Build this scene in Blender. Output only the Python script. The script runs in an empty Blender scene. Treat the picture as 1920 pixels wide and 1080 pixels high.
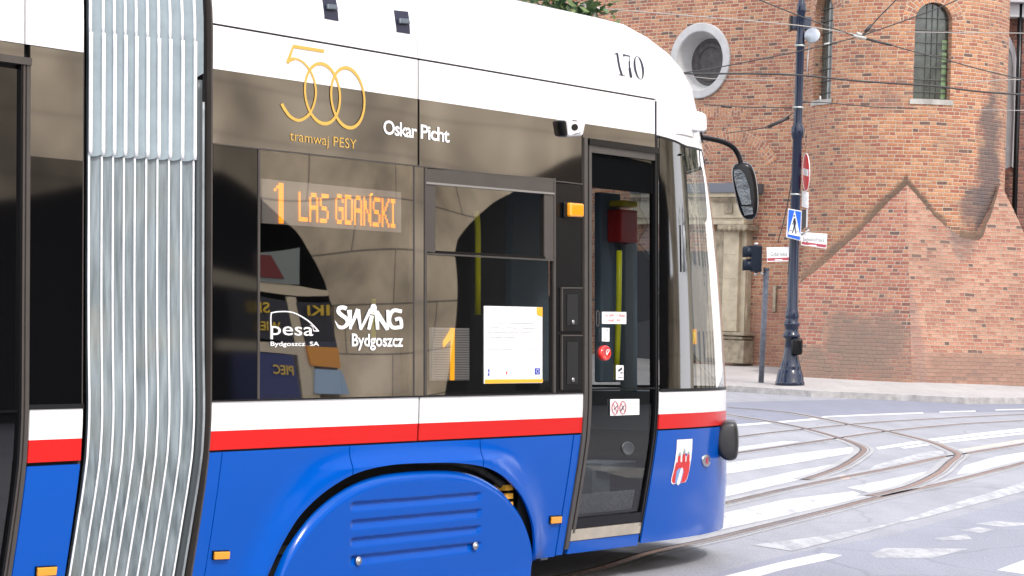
import bpy, bmesh, math, random
import numpy as np
from mathutils import Vector, Matrix
random.seed(7)
R=math.radians
C=bpy.context.scene.collection
sc=bpy.context.scene
# ------------------------------------------------------------------ camera
F=4760.0; EYE=1.55; PITCH=R(.397); ROLL=R(1.8)
cam=bpy.data.cameras.new('camera'); cam.sensor_width=36; cam.lens=F/1920*36; cam.clip_end=600; cam.clip_start=.5
co=bpy.data.objects.new('camera',cam); C.objects.link(co)
co.matrix_world=Matrix.Translation((0,0,EYE))@Matrix.Rotation(R(90)+PITCH,4,'X')@Matrix.Rotation(ROLL,4,'Z')
sc.camera=co
# ------------------------------------------------------------------ light
SUN_AZ=R(148)      # clockwise from +Y towards +X
SUN_EL=R(50)
w=bpy.data.worlds.new('World'); sc.world=w; w.use_nodes=True
nt=w.node_tree; nt.nodes.clear()
sky=nt.nodes.new('ShaderNodeTexSky'); sky.sky_type='NISHITA'; sky.sun_disc=False
sky.sun_elevation=SUN_EL; sky.sun_rotation=SUN_AZ; sky.dust_density=3; sky.air_density=1.2
tc=nt.nodes.new('ShaderNodeTexCoord'); cn=nt.nodes.new('ShaderNodeTexNoise'); cn.inputs['Scale'].default_value=2.6; cn.inputs['Detail'].default_value=6
cr=nt.nodes.new('ShaderNodeValToRGB'); cr.color_ramp.elements[0].position=.38; cr.color_ramp.elements[1].position=.6
mx=nt.nodes.new('ShaderNodeMix'); mx.data_type='RGBA'; mx.inputs[7].default_value=(14,14,14.6,1)
bg=nt.nodes.new('ShaderNodeBackground'); bg.inputs[1].default_value=.15
ow=nt.nodes.new('ShaderNodeOutputWorld')
L=nt.links.new
L(tc.outputs['Generated'],cn.inputs['Vector']); L(cn.outputs['Fac'],cr.inputs['Fac']); L(cr.outputs['Color'],mx.inputs[0])
L(sky.outputs[0],mx.inputs[6]); L(mx.outputs[2],bg.inputs[0]); L(bg.outputs[0],ow.inputs[0])
sd=bpy.data.lights.new('sun','SUN'); sd.energy=1.5; sd.angle=R(6); sd.color=(1,.95,.88)
so=bpy.data.objects.new('sun',sd); C.objects.link(so)
sv=Vector((math.sin(SUN_AZ)*math.cos(SUN_EL),math.cos(SUN_AZ)*math.cos(SUN_EL),math.sin(SUN_EL)))
so.rotation_euler=sv.to_track_quat('Z','Y').to_euler()
sc.view_settings.view_transform='Standard'; sc.view_settings.look='None'; sc.view_settings.gamma=1
sc.view_settings.exposure=.62
sc.render.resolution_x=1024; sc.render.resolution_y=576
sc.cycles.max_bounces=8; sc.cycles.transparent_max_bounces=12

# ------------------------------------------------------------------ projection helpers (pixel of the photo -> point in the place)
fw=np.array([0,math.cos(PITCH),math.sin(PITCH)]); rt0=np.array([1,0,0.]); up0=np.cross(rt0,fw)
rt=rt0*math.cos(ROLL)+up0*math.sin(ROLL); up=-rt0*math.sin(ROLL)+up0*math.cos(ROLL)
CP=np.array([0,0,EYE])
def ray(px,py): return fw+rt*((px-960)/F)-up*((py-540)/F)
def proj(P):
    d=np.asarray(P)-CP; zz=d@fw; return np.array([960+F*(d@rt)/zz,540-F*(d@up)/zz])
def at(px,py,Y):
    d=ray(px,py); return CP+d*(Y/d[1])
def ground(px,py,z=0.0):
    d=ray(px,py); return CP+d*((z-EYE)/d[2])
def hitplane(px,py,P0,n):
    d=ray(px,py); n=np.asarray(n,float); return CP+d*(((np.asarray(P0)-CP)@n)/(d@n))
TH=R(33); AL=R(2.15)
et=np.array([math.sin(TH),math.cos(TH),0]); en=np.array([math.cos(TH),-math.sin(TH),0]); zu=np.array([0,0,1.])
ez=zu*math.cos(AL)-en*math.sin(AL); eo=en*math.cos(AL)+zu*math.sin(AL)
_A=at(1190,1028,14.42); TO=_A-ez*_A[2]
def tz(px,py,off=0.):
    d=ray(px,py); s=((TO+eo*off-CP)@eo)/(d@eo); P=CP+d*s-TO; return P@et,P@ez
def world(t,o,z): return TO+et*t+eo*o+ez*z

# ------------------------------------------------------------------ materials
MATS={}
def newmat(name):
    m=bpy.data.materials.new(name); m.use_nodes=True; n=m.node_tree.nodes; b=n['Principled BSDF']; return m,m.node_tree,b
def pm(name,col,rough=.5,metal=0,spec=.5,ior=1.5,coat=0,noise=0,nscale=8,bump=0,emit=None,estr=0,stretch=(1,1,1),bdetail=6):
    if name in MATS: return MATS[name]
    m,t,b=newmat(name)
    b.inputs['Base Color'].default_value=(*col,1); b.inputs['Roughness'].default_value=rough; b.inputs['Metallic'].default_value=metal
    b.inputs['IOR'].default_value=ior; b.inputs['Coat Weight'].default_value=coat; b.inputs['Coat Roughness'].default_value=.03
    if emit: b.inputs['Emission Color'].default_value=(*emit,1); b.inputs['Emission Strength'].default_value=estr
    if noise or bump:
        g=t.nodes.new('ShaderNodeTexCoord'); mp=t.nodes.new('ShaderNodeMapping'); mp.inputs['Scale'].default_value=stretch
        nz=t.nodes.new('ShaderNodeTexNoise'); nz.inputs['Scale'].default_value=nscale; nz.inputs['Detail'].default_value=bdetail; nz.inputs['Roughness'].default_value=.6
        t.links.new(g.outputs['Object'],mp.inputs[0]); t.links.new(mp.outputs[0],nz.inputs['Vector'])
        if noise:
            r=t.nodes.new('ShaderNodeValToRGB'); r.color_ramp.elements[0].position=.3; r.color_ramp.elements[1].position=.7
            r.color_ramp.elements[0].color=(*[c*(1-noise) for c in col],1); r.color_ramp.elements[1].color=(*[min(1,c*(1+noise*.6)) for c in col],1)
            t.links.new(nz.outputs['Fac'],r.inputs['Fac']); t.links.new(r.outputs[0],b.inputs['Base Color'])
        if bump:
            bp=t.nodes.new('ShaderNodeBump'); bp.inputs['Strength'].default_value=1; bp.inputs['Distance'].default_value=bump
            t.links.new(nz.outputs['Fac'],bp.inputs['Height']); t.links.new(bp.outputs[0],b.inputs['Normal'])
    MATS[name]=m; return m
def glassmat(name,tint,ior,wob,scale):
    m=bpy.data.materials.new(name); m.use_nodes=True; t=m.node_tree; t.nodes.clear()
    o=t.nodes.new('ShaderNodeOutputMaterial'); mix=t.nodes.new('ShaderNodeMixShader'); tr=t.nodes.new('ShaderNodeBsdfTransparent'); gl=t.nodes.new('ShaderNodeBsdfGlossy')
    tr.inputs[0].default_value=(*tint,1); gl.inputs['Roughness'].default_value=.01; gl.inputs[0].default_value=(1,.97,.93,1)
    fr=t.nodes.new('ShaderNodeFresnel'); ge=t.nodes.new('ShaderNodeNewGeometry'); mi=t.nodes.new('ShaderNodeMapRange'); mi.inputs[3].default_value=ior; mi.inputs[4].default_value=1/ior
    t.links.new(ge.outputs['Backfacing'],mi.inputs[0]); t.links.new(mi.outputs[0],fr.inputs[0])
    g=t.nodes.new('ShaderNodeTexCoord'); nz=t.nodes.new('ShaderNodeTexNoise'); nz.inputs['Scale'].default_value=scale; nz.inputs['Detail'].default_value=0
    bp=t.nodes.new('ShaderNodeBump'); bp.inputs['Distance'].default_value=wob
    t.links.new(g.outputs['Object'],nz.inputs['Vector']); t.links.new(nz.outputs['Fac'],bp.inputs['Height'])
    t.links.new(bp.outputs[0],gl.inputs['Normal']); t.links.new(bp.outputs[0],fr.inputs['Normal'])
    t.links.new(fr.outputs[0],mix.inputs[0]); t.links.new(tr.outputs[0],mix.inputs[1]); t.links.new(gl.outputs[0],mix.inputs[2]); t.links.new(mix.outputs[0],o.inputs[0])
    MATS[name]=m; return m
M_white=pm('white_paint',(.82,.82,.82),.3,coat=.5)
M_red=pm('red_paint',(.60,.016,.014),.25,ior=1.3)
M_blue=pm('blue_paint',(.0,.080,.44),.14,coat=0,bump=.006,nscale=1.6,bdetail=1,ior=1.32)
M_band=pm('dark_glass_cladding',(.022,.018,.015),.04,ior=3.2,bump=.010,nscale=.8,bdetail=0)
M_pane=pm('black_glass',(.003,.003,.0035),.04,ior=1.75,bump=.010,nscale=.8,bdetail=0)
M_frame=pm('grey_brown_frame',(.065,.057,.052),.35,noise=.15,nscale=6)
M_rubber=pm('black_rubber',(.008,.008,.009),.5,ior=1.35)
M_black=pm('black_plastic',(.005,.005,.006),.22,ior=1.32)
M_matblack=pm('underbody_black',(.008,.008,.008),.8)
M_silver=pm('silver_metal',(.5,.5,.5),.3,metal=.9)
M_int=pm('interior_grey',(.035,.037,.04),.6)
M_intb=pm('interior_blue_grey',(.19,.26,.31),.6)
M_intl=pm('interior_light_panel',(.28,.29,.3),.5)
M_yellow=pm('yellow_pole_paint',(.9,.88,.02),.3,emit=None)
M_redbox=pm('red_plastic',(.6,.02,.02),.35)
M_gold=pm('gold_vinyl',(.62,.38,.08),.4)
M_vwhite=pm('white_vinyl',(.85,.85,.85),.5)
M_vblack=pm('black_vinyl',(.01,.01,.03),.5)
M_vgrey=pm('grey_print',(.42,.42,.45),.6)
M_vblue=pm('blue_print',(.02,.04,.4),.5)
M_vred=pm('red_print',(.65,.03,.03),.5)
M_vorange=pm('orange_print',(.85,.42,.03),.5)
M_amber=pm('amber_lens',(.9,.35,.01),.15,coat=1)
M_glass=glassmat('tinted_window_glass',(.58,.57,.56),3.0,.010,.8)
M_glassd=glassmat('door_glass',(.42,.44,.46),1.5,.010,.8)
M_shield=glassmat('windscreen_glass',(.93,.95,.94),2.8,.006,1.2)
M_led=pm('amber_led',(.1,.03,0),.5,emit=(1,.27,.005),estr=3.6)
M_ledoff=pm('led_panel',(.4,.38,.36),.5)
M_step=pm('beige_step_edge',(.42,.38,.32),.5,noise=.2,nscale=10)

# ------------------------------------------------------------------ object helpers
def tag(o,label=None,cat=None,group=None,kind=None):
    if label: o['label']=label
    if cat: o['category']=cat
    if group: o['group']=group
    if kind: o['kind']=kind
    return o
def empty(name,loc=(0,0,0),label=None,cat=None,group=None,mat=None):
    o=bpy.data.objects.new(name,None); C.objects.link(o); o.empty_display_size=.2
    if mat is not None: o.matrix_world=mat
    else: o.location=loc
    return tag(o,label,cat,group)
def mk(name,verts,faces,mat,parent=None,smooth=False,uvs=None):
    me=bpy.data.meshes.new(name); me.from_pydata([tuple(map(float,v)) for v in verts],[],faces)
    me.materials.append(mat)
    if uvs:
        ul=me.uv_layers.new(name='UVMap')
        for p in me.polygons:
            for li,vi in zip(p.loop_indices,p.vertices): ul.data[li].uv=uvs[vi]
    me.update()
    if smooth:
        for p in me.polygons: p.use_smooth=True
    o=bpy.data.objects.new(name,me); C.objects.link(o)
    if parent: o.parent=parent
    return o
def join_data(parts):
    V=[];Fc=[]
    for v,f in parts:
        b=len(V); V+=list(v); Fc+=[tuple(i+b for i in q) for q in f]
    return V,Fc
def boxd(c,hx,hy,hz,ax=((1,0,0),(0,1,0),(0,0,1))):
    c=np.asarray(c,float); ax=[np.asarray(a,float) for a in ax]; v=[]
    for sz in(-1,1):
        for sy in(-1,1):
            for sx in(-1,1): v.append(c+ax[0]*hx*sx+ax[1]*hy*sy+ax[2]*hz*sz)
    return v,[(0,2,3,1),(4,5,7,6),(0,1,5,4),(2,6,7,3),(0,4,6,2),(1,3,7,5)]
def tubed(pts,rad,n=10,closed_ends=True):
    pts=[np.asarray(p,float) for p in pts]; V=[];Fc=[]
    rads=rad if hasattr(rad,'__len__') else [rad]*len(pts)
    prev=None
    for i,p in enumerate(pts):
        d=pts[min(i+1,len(pts)-1)]-pts[max(i-1,0)]; d/=np.linalg.norm(d)+1e-9
        a=np.cross(d,[0,0,1.]) if prev is None else prev-d*(prev@d)
        if np.linalg.norm(a)<1e-4: a=np.cross(d,[1.,0,0])
        a/=np.linalg.norm(a); prev=a; b=np.cross(d,a)
        for k in range(n):
            an=2*math.pi*k/n; V.append(p+(a*math.cos(an)+b*math.sin(an))*rads[i])
    for i in range(len(pts)-1):
        for k in range(n): Fc.append((i*n+k,i*n+(k+1)%n,(i+1)*n+(k+1)%n,(i+1)*n+k))
    if closed_ends: Fc.append(tuple(range(n))[::-1]); Fc.append(tuple(range((len(pts)-1)*n,len(pts)*n)))
    return V,Fc
def lathed(prof,c=(0,0,0),n=28):
    V=[];Fc=[]
    for z,r in prof:
        for k in range(n):
            a=2*math.pi*k/n; V.append((c[0]+r*math.cos(a),c[1]+r*math.sin(a),c[2]+z))
    for i in range(len(prof)-1):
        for k in range(n): Fc.append((i*n+k,i*n+(k+1)%n,(i+1)*n+(k+1)%n,(i+1)*n+k))
    Fc.append(tuple(range(n))[::-1]); Fc.append(tuple(range((len(prof)-1)*n,len(prof)*n)))
    return V,Fc
def bevel(o,wd,seg=2):
    m=o.modifiers.new('bevel','BEVEL'); m.width=wd; m.segments=seg; m.limit_method='ANGLE'; m.angle_limit=R(35)
    for p in o.data.polygons: p.use_smooth=True
    m2=o.modifiers.new('wn','WEIGHTED_NORMAL'); return o

# ------------------------------------------------------------------ TRAM surface
TN=.29; HW=1.175; NE=2/2.4; REAR=-7.2
PZ=[.05,.15,.3,.5,.7,.85,1.0,1.1,2.77,2.9,3.0,3.08,3.16,3.23,3.28,3.315,3.33]
PI_=[.15,.14,.112,.072,.035,.012,.002,0,0,.008,.03,.07,.14,.25,.42,.7,1.165]
LZ=[.15,.3,.5,.7,.86,.95,1.08,1.4,1.8,2.1,2.3,2.5,2.65,2.77,2.9,3.0,3.08,3.16,3.23,3.28,3.315,3.33]
LL=[2.006,1.993,1.957,1.88,1.831,1.817,1.803,1.754,1.661,1.57,1.485,1.382,1.289,1.234,1.15,1.0,.82,.50,.20,.06,.03,.02]
def ins(z): return float(np.interp(z,PZ,PI_))
def surf(s,z,ex=0.):
    """local (x along tram, y inward, z up) of the body surface; s<=0 side wall, 0<s<=2 round the nose"""
    def base(s,z):
        i=ins(z)
        if s<=0: return np.array([TN+s,i,z])
        Lz=float(np.interp(z,LZ,LL)); A=min(max(s,1e-9),2)*math.pi/2; W=HW-i; c=math.cos(A)
        return np.array([TN+Lz*max(math.sin(A),0)**NE, i+W*(1-math.copysign(abs(c)**NE,c)), z])
    p=base(s,z)
    if ex==0: return p
    e=.004
    du=base(s+e,z)-base(s-e if s>e or s<=0 else s,z); dz=base(s,z+e)-base(s,z-e)
    n=np.cross(du,dz); ln=np.linalg.norm(n)
    if ln<1e-9: return p
    n/=ln
    return p+n*ex
def side_hit(px,py,ex=0.):
    o=ex
    for _ in range(10):
        t,z=tz(px,py,o); o=-ins(z)+ex
    return t-TN,z
Lm=np.array([et,-eo,ez]).T   # local->world rotation
def l2w(p): return TO+Lm@np.asarray(p)
_ga=np.linspace(0.002,1.0,110); _gz=np.linspace(.15,3.3,130)
_G=np.array([[proj(l2w(surf(a,z))) for z in _gz] for a in _ga])
def nose_hit(px,py):
    D=np.hypot(_G[...,0]-px,_G[...,1]-py)
    D[80:]+=5
    i,j=np.unravel_index(np.argmin(D),D.shape); a,z=_ga[i],_gz[j]
    for _ in range(8):
        p=proj(l2w(surf(a,z))); e=np.array([px,py])-p
        J=np.array([(proj(l2w(surf(a+.002,z)))-p)/.002,(proj(l2w(surf(a,z+.002)))-p)/.002]).T
        try: d=np.linalg.solve(J,e)
        except Exception: break
        d=np.clip(d,-.03,.03); na=a+d[0]
        a=min(max(na,.001),.9); z+=d[1]
    return a,z
def hit(px,py,ex=0.):
    s,z=side_hit(px,py,ex)
    if s<=0: return s,z
    return nose_hit(px,py)
TRAM_M=Matrix(((et[0],-eo[0],ez[0],TO[0]),(et[1],-eo[1],ez[1],TO[1]),(et[2],-eo[2],ez[2],TO[2]),(0,0,0,1)))
tram=empty('tram',mat=TRAM_M,label='white, red and blue low-floor tram with dark windows and a silver ribbed bellows',cat='tram')
def grid(name,mat,fn,nu,nv,ex=0.,th=.008,parent=None,smooth=True):
    """fn(u,v)->(s,z[,extra]); closed thin panel on the body surface"""
    V=[];Fc=[]
    single=th is None
    if single: th=.001
    def pt(u,v,d):
        q=fn(u,v); e=(q[2] if len(q)>2 else 0)
        return surf(q[0],q[1],ex+e+d)
    for lay in (0,-th):
        for j in range(nv+1):
            for i in range(nu+1): V.append(pt(i/nu,j/nv,lay))
    N=(nu+1)*(nv+1)
    for j in range(nv):
        for i in range(nu):
            a=j*(nu+1)+i; Fc.append((a,a+1,a+nu+2,a+nu+1)); Fc.append((N+a,N+a+nu+1,N+a+nu+2,N+a+1))
    if single: return mk(name,V[:N],[f for f in Fc if max(f)<N],mat,parent or tram,smooth)
    V2=list(V); 
    def rim(idx):
        for a,b in zip(idx[:-1],idx[1:]):
            k=len(V2); V2.extend([V[a],V[b],V[N+b],V[N+a]]); Fc.append((k,k+1,k+2,k+3))
    rim([i for i in range(nu+1)]); rim([j*(nu+1)+nu for j in range(nv+1)])
    rim([nv*(nu+1)+i for i in range(nu,-1,-1)]); rim([j*(nu+1) for j in range(nv,-1,-1)])
    o=mk(name,V2,Fc,mat,parent or tram,smooth)
    return o
def quad(name,mat,c,nu=2,nv=1,ex=0.,th=.008,parent=None,px=True,smooth=True):
    """c: TL,TR,BR,BL in photo pixels (or (s,z))"""
    q=[hit(*p) for p in c] if px else c
    q=[np.array(a) for a in q]
    def fn(u,v):
        a=q[3]*(1-u)+q[2]*u; b=q[0]*(1-u)+q[1]*u; return tuple(a*(1-v)+b*v)
    return grid(name,mat,fn,nu,nv,ex,th,parent,smooth)
def SX(x): return side_hit(x,700)[0]
def ZL(y0): return side_hit(397,y0)[1]
zA,zB,zC,zD,zE,zF=[ZL(v) for v in(44,128,269,752,808.6,847)]
G=.0055
def rect(name,mat,x0,x1,z0,z1,nu=2,nv=1,ex=0.,th=.008,parent=None):
    s0=SX(x0) if x0<1238 else x0; s1=SX(x1)
    return quad(name,mat,[(s0,z1),(s1,z1),(s1,z0),(s0,z0)],nu,nv,ex,th,parent,px=False)
# inner dark shell behind the seams (so gaps read dark)
def backing(x0,x1,z0,z1,nv=1): return rect('inner_panel',M_matblack,x0,x1,z0,z1,2,nv,-.014,.01)
# ---- roof
zr=zA+.0045
def roof(name,s0,s1,z0=zr,nose=False):
    zs=[z0]+[z for z in PZ if z>z0+.01]; dense=[]
    for a,b in zip(zs[:-1],zs[1:]): dense+=list(np.linspace(a,b,4)[:-1])
    dense.append(zs[-1]); nv=len(dense)-1
    if nose: fn=lambda u,v:(s0+(s1-s0)*u,dense[round(v*nv)])
    else: fn=lambda u,v:(s0+(s1-s0)*u,dense[round(v*nv)])
    return grid(name,M_white,fn,48 if nose else 4,nv,0,.01)
rf=roof('roof',SX(397),0)
roof('nose_roof',.0005,2.0,nose=True)
quad('roof_seam',pm('seam_grey',(.45,.45,.47),.6),[(782,70),(784,70),(784,107),(782,107)],1,1,.0015,.003,parent=rf)
# ---- upper side panels
backing(397,1236,zC-.01,zA+.02)
pL=rect('side_panel',M_white,397,782.5,zB,zA-G)
pR=rect('side_panel',M_white,786,1228.5,zB,zA-G)
rect('dark_band_panel',M_band,397,782.5,zC+.003,zB-.001)
rect('dark_band_panel',M_band,786,1091,zC+.003,zB-.001)
quad('door_header_panel',M_band,[(SX(1093),zB-.001),(SX(1228.5),zB-.001),(SX(1228.5),2.49),(SX(1093),2.49)],px=False)
# ---- belt stripes
backing(397,1094,zF-.01,zD+.02)
for a,b in((397,785),(788.5,1094)):
    rect('white_stripe_panel',M_white,a,b,zE,zD-.004,2,2); rect('red_stripe_panel',M_red,a,b,zF+.006,zE,2,3)
# ---- window band
rect('black_side_pane',M_pane,398.5,482.5,zD+.004,zC-.004)
rect('window_post',M_frame,482.5,486,zD,zC-.002,ex=.004,th=.04)
win1=rect('side_window',M_glass,486,775,zD+.004,zC-.004,th=None)
rect('window_post',M_band,777,795,zD+.004,zC-.004,ex=.0,th=.04)
rect('window_post',M_frame,775,777,zD,zC-.002,ex=.003,th=.03)
rect('window_post',M_frame,795.5,799,zD,zC-.002,ex=.005,th=.03)
rect('belt_trim',M_rubber,397,1094,zD-.004,zD+.004,ex=.006,th=.02)
rect('top_trim',M_frame,397,1092,zC-.003,zC+.003,ex=.005,th=.02)
# hopper window
hop=quad('hopper_frame',M_frame,[(797,316),(1037,334.5),(1037,365),(797,344)],ex=.004,th=.03)
quad('frame_side',M_frame,[(797,344),(815.5,346),(815.5,474),(797,471)],ex=.0035,th=.03,parent=hop)
quad('frame_side',M_frame,[(1020,363),(1037,364.5),(1037,487),(1020,485)],ex=.0035,th=.03,parent=hop)
quad('frame_rail',pm('light_grey_rail',(.22,.21,.2),.35),[(797,341),(1037,361.5),(1037,365),(797,345)],ex=.010,th=.02,parent=hop)
quad('frame_rail',M_black,[(816,470),(1020,481),(1020,485),(816,474)],ex=.009,th=.02,parent=hop)
quad('frame_rail',M_frame,[(799,474),(1037,486.5),(1037,489.5),(799,477)],ex=.007,th=.02,parent=hop)
quad('hopper_window',M_glass,[(815.5,347),(1020,364),(1020,484),(815.5,473)],ex=0,th=None)
quad('side_window',M_glass,[(799,478),(1037,490),(1037,737.5),(799,741)],ex=0,th=None)
# black column with indicator and hatches
col=quad('black_pillar_panel',M_black,[(1041,343.5),(1091,347),(1091,737),(1041,738)],ex=.002,th=.03)
quad('pillar_edge',M_frame,[(1037.5,334),(1040.5,334),(1040.5,738),(1037.5,738)],ex=.006,th=.03)
M_hat=pm('hatch_black',(.006,.006,.007),.25,ior=1.35)
for (y0,y1) in((540,621),(629,731)):
    h=quad('hatch',M_hat,[(1051,y0),(1088,y0+.5),(1088,y1),(1051,y1)],ex=.010,th=.01,parent=col); bevel(h,.004)
    e=quad('hatch_rim',M_frame,[(1050,y0-1.5),(1089,y0-1),(1089,y0+1),(1050,y0+1)],1,1,ex=.013,th=.01,parent=h)
    quad('hatch_rim',M_frame,[(1050,y0),(1051.6,y0),(1051.6,y1),(1050,y1)],1,1,ex=.0135,th=.01,parent=h)
    quad('recess',M_matblack,[(1060,y0+12),(1080,y0+12),(1080,y1-12),(1060,y1-11)],1,1,ex=.0125,th=.002,parent=h)
    s,z=hit(1069,y1-17 if y0<600 else y1-19); p=surf(s,z,.016)
    v=[];
    lk=mk('lock',*lathed([(0,.012),(.006,.012),(.008,.006)],n=12),M_silver,parent=h,smooth=True); lk.location=p; lk.rotation_euler=(R(90),0,0)
# amber indicator
def pxbox(name,mat,c,d0,d1,parent=None,bw=.01,seg=3):
    """solid box between offsets d0..d1 standing proud of the surface under pixel quad c"""
    q=[hit(*p) for p in c]; V=[surf(*a,d0) for a in q]+[surf(*a,d1) for a in q]
    Fc=[(0,1,2,3)[::-1],(4,5,6,7),(0,1,5,4),(1,2,6,5),(2,3,7,6),(3,0,4,7)]
    o=mk(name,V,Fc,mat,parent or tram); 
    bm=bmesh.new(); bm.from_mesh(o.data); bmesh.ops.recalc_face_normals(bm,faces=bm.faces); bm.to_mesh(o.data); bm.free()
    return bevel(o,bw,seg)
ind=pxbox('turn_indicator',M_amber,[(1058,380),(1083,382),(1083,408),(1058,407)],.004,.045,bw=.012)
pxbox('lamp_base',M_black,[(1053,379),(1060,379.5),(1060,409),(1053,408)],.002,.02,parent=ind,bw=.006)
def pxdisc(name,mat,cx,cy,rx,ry,prof,parent=None,n=28):
    c=np.array(hit(cx,cy)); V=[];
    for d,k in prof:
        for j in range(n):
            a=2*math.pi*j/n; q=hit(cx+rx*k*math.cos(a),cy+ry*k*math.sin(a)); V.append(surf(*q,d))
    Fc=[(i*n+j,i*n+(j+1)%n,(i+1)*n+(j+1)%n,(i+1)*n+j) for i in range(len(prof)-1) for j in range(n)]+[tuple(range((len(prof)-1)*n,len(prof)*n))]
    return mk(name,V,Fc,mat,parent or tram,True)
# ---- door
S0,S1=SX(1104),SX(1231.5)
zt=2.475; zb=.30
door=empty('front_door'); door.parent=tram
def dq(name,mat,s0,s1,z0,z1,ex=0,th=.02,nv=1,parent=door,nu=2): return quad(name,mat,[(s0,z1),(s1,z1),(s1,z0),(s0,z0)],nu,nv,ex,th,parent,px=False)
b=.028
dq('door_glass',M_glassd,S0+b,S1-b*.6,.385,zt-.06,-.01,None,24)
dq('door_frame',M_frame,S0,S0+b,zb,zt-.02,.004,.04,24)
dq('door_frame',M_black,S1-b*.7,S1,zb,zt-.02,.004,.04,24)
dq('door_frame',M_frame,S0+b,S1-b*.6,zt-.06,zt-.02,.003,.03)
dq('door_frame',M_black,S0+b,S1-b*.6,.33,.385,.003,.03,4)
dq('door_rail',M_black,S0+b,S1-b*.6,zD+.012,zD+.022,.0015,.012)
dq('door_header',M_black,S0-.01,S1+.01,zt-.02,zt+.015,.014,.04)
dq('door_post',M_frame,SX(1093.5),SX(1099.5),.22,2.49,.010,.05,30,tram)
dq('door_post',M_rubber,SX(1099.5),S0,.22,2.48,.0,.05,30,tram)
dq('door_post',M_frame,SX(1232.5),SX(1235),zB-.09,zB-.02,.004,.04,3,tram)
dq('door_post',M_black,S1+.002,S1+.012,.25,zt,.006,.04,30,tram)
dq('door_step',M_step,S0-.01,S1,.262,.325,.004,.25,3,tram)
dq('sill_panel',M_blue,S0-.012,S1+.002,.19,.258,.0,.02,3,tram)
dq('inner_step_edge',pm('grey_speckled_step',(.3,.3,.31),.7,noise=.4,nscale=60),S0+b,S1-b,.39,.5,-.06,.01,3,tram)
# door button, handle, stickers
btn=pxdisc('door_button',pm('red_button',(.75,.02,.015),.2,coat=1),1134.5,662,9.5,14.5,[(-.012,1),(.004,1),(.009,.92),(.011,.8),(.008,.7),(.008,.0)],parent=door)
def ribbon(pts,wd,ex,closed=False,hf=None):
    pts=[np.array(p,float) for p in pts]; n=len(pts); V=[];Fc=[]; hf=hf or hit
    for i,p in enumerate(pts):
        if closed: d=pts[(i+1)%n]-pts[i-1]
        else: d=pts[min(i+1,n-1)]-pts[max(i-1,0)]
        d/=np.linalg.norm(d)+1e-9; nn=np.array([-d[1],d[0]]); ww=wd[i] if hasattr(wd,'__len__') else wd
        for sgn in(-.5,.5):
            q=p+nn*ww*sgn; V.append(surf(*hf(*q),ex))
    m=n if closed else n-1
    for i in range(m):
        a=2*i; b2=2*((i+1)%n); Fc.append((a,b2,b2+1,a+1))
    return V,Fc
def poly(pts,ex):
    V=[surf(*hit(*p),ex) for p in pts]; return V,[tuple(range(len(V)))]
def ell(cx,cy,rx,ry,n=40,sh=0,a0=0,a1=2*math.pi):
    return [(cx+rx*math.cos(a0+(a1-a0)*k/n)-sh*ry*math.sin(-(a0+(a1-a0)*k/n))*-1, cy-ry*math.sin(a0+(a1-a0)*k/n)) for k in range(n if abs(a1-a0-2*math.pi)<1e-6 else n+1)]
def decal(name,mat,parts,parent=None):
    V,Fc=join_data(parts); return mk(name,V,Fc,mat,parent or tram)
def cs(pts,k=6):
    """catmull-rom"""
    P=[np.array(p,float) for p in pts]; P=[P[0]]+P+[P[-1]]; out=[]
    for i in range(1,len(P)-2):
        for j in range(k):
            t=j/k; a,b2,c,d=P[i-1:i+3]
            out.append(.5*((2*b2)+(-a+c)*t+(2*a-5*b2+4*c-d)*t*t+(-a+3*b2-3*c+d)*t**3))
    out.append(P[-2]); return out
def off(x0,y0,k): return lambda pts:[(x0+x/k,y0+y/k) for x,y in pts]
def textmesh(s,bold=0.,shear=0.,size=1.,space=1.):
    cu=bpy.data.curves.new('txt','FONT'); cu.body=s; cu.offset=bold; cu.shear=shear; cu.space_character=space; cu.resolution_u=3
    o=bpy.data.objects.new('txt',cu); C.objects.link(o); dg=bpy.context.evaluated_depsgraph_get(); me=bpy.data.meshes.new_from_object(o.evaluated_get(dg))
    V=[tuple(v.co) for v in me.vertices]; Fc=[tuple(p.vertices) for p in me.polygons]
    bpy.data.objects.remove(o); bpy.data.curves.remove(cu); bpy.data.meshes.remove(me)
    return V,Fc
def text_tram(name,s,mat,pl,pr,h,ex=.003,bold=.0,shear=0,parent=None,capref=.73,space=1.):
    """pl,pr: pixels of the left and right end of the baseline; h: height in pixels of a capital letter"""
    V,Fc=textmesh(s,bold,shear,space=space); xs=[v[0] for v in V]; x0,x1=min(xs),max(xs)
    s0,z0=hit(*pl); s1,z1=hit(*pr); sh,zh=hit(pl[0],pl[1]-h); hh=zh-z0
    W=[surf(s0+(s1-s0)*(v[0]-x0)/(x1-x0), z0+(z1-z0)*(v[0]-x0)/(x1-x0)+v[1]/capref*hh,ex) for v in V]
    return mk(name,W,Fc,mat,parent or tram)
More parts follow.
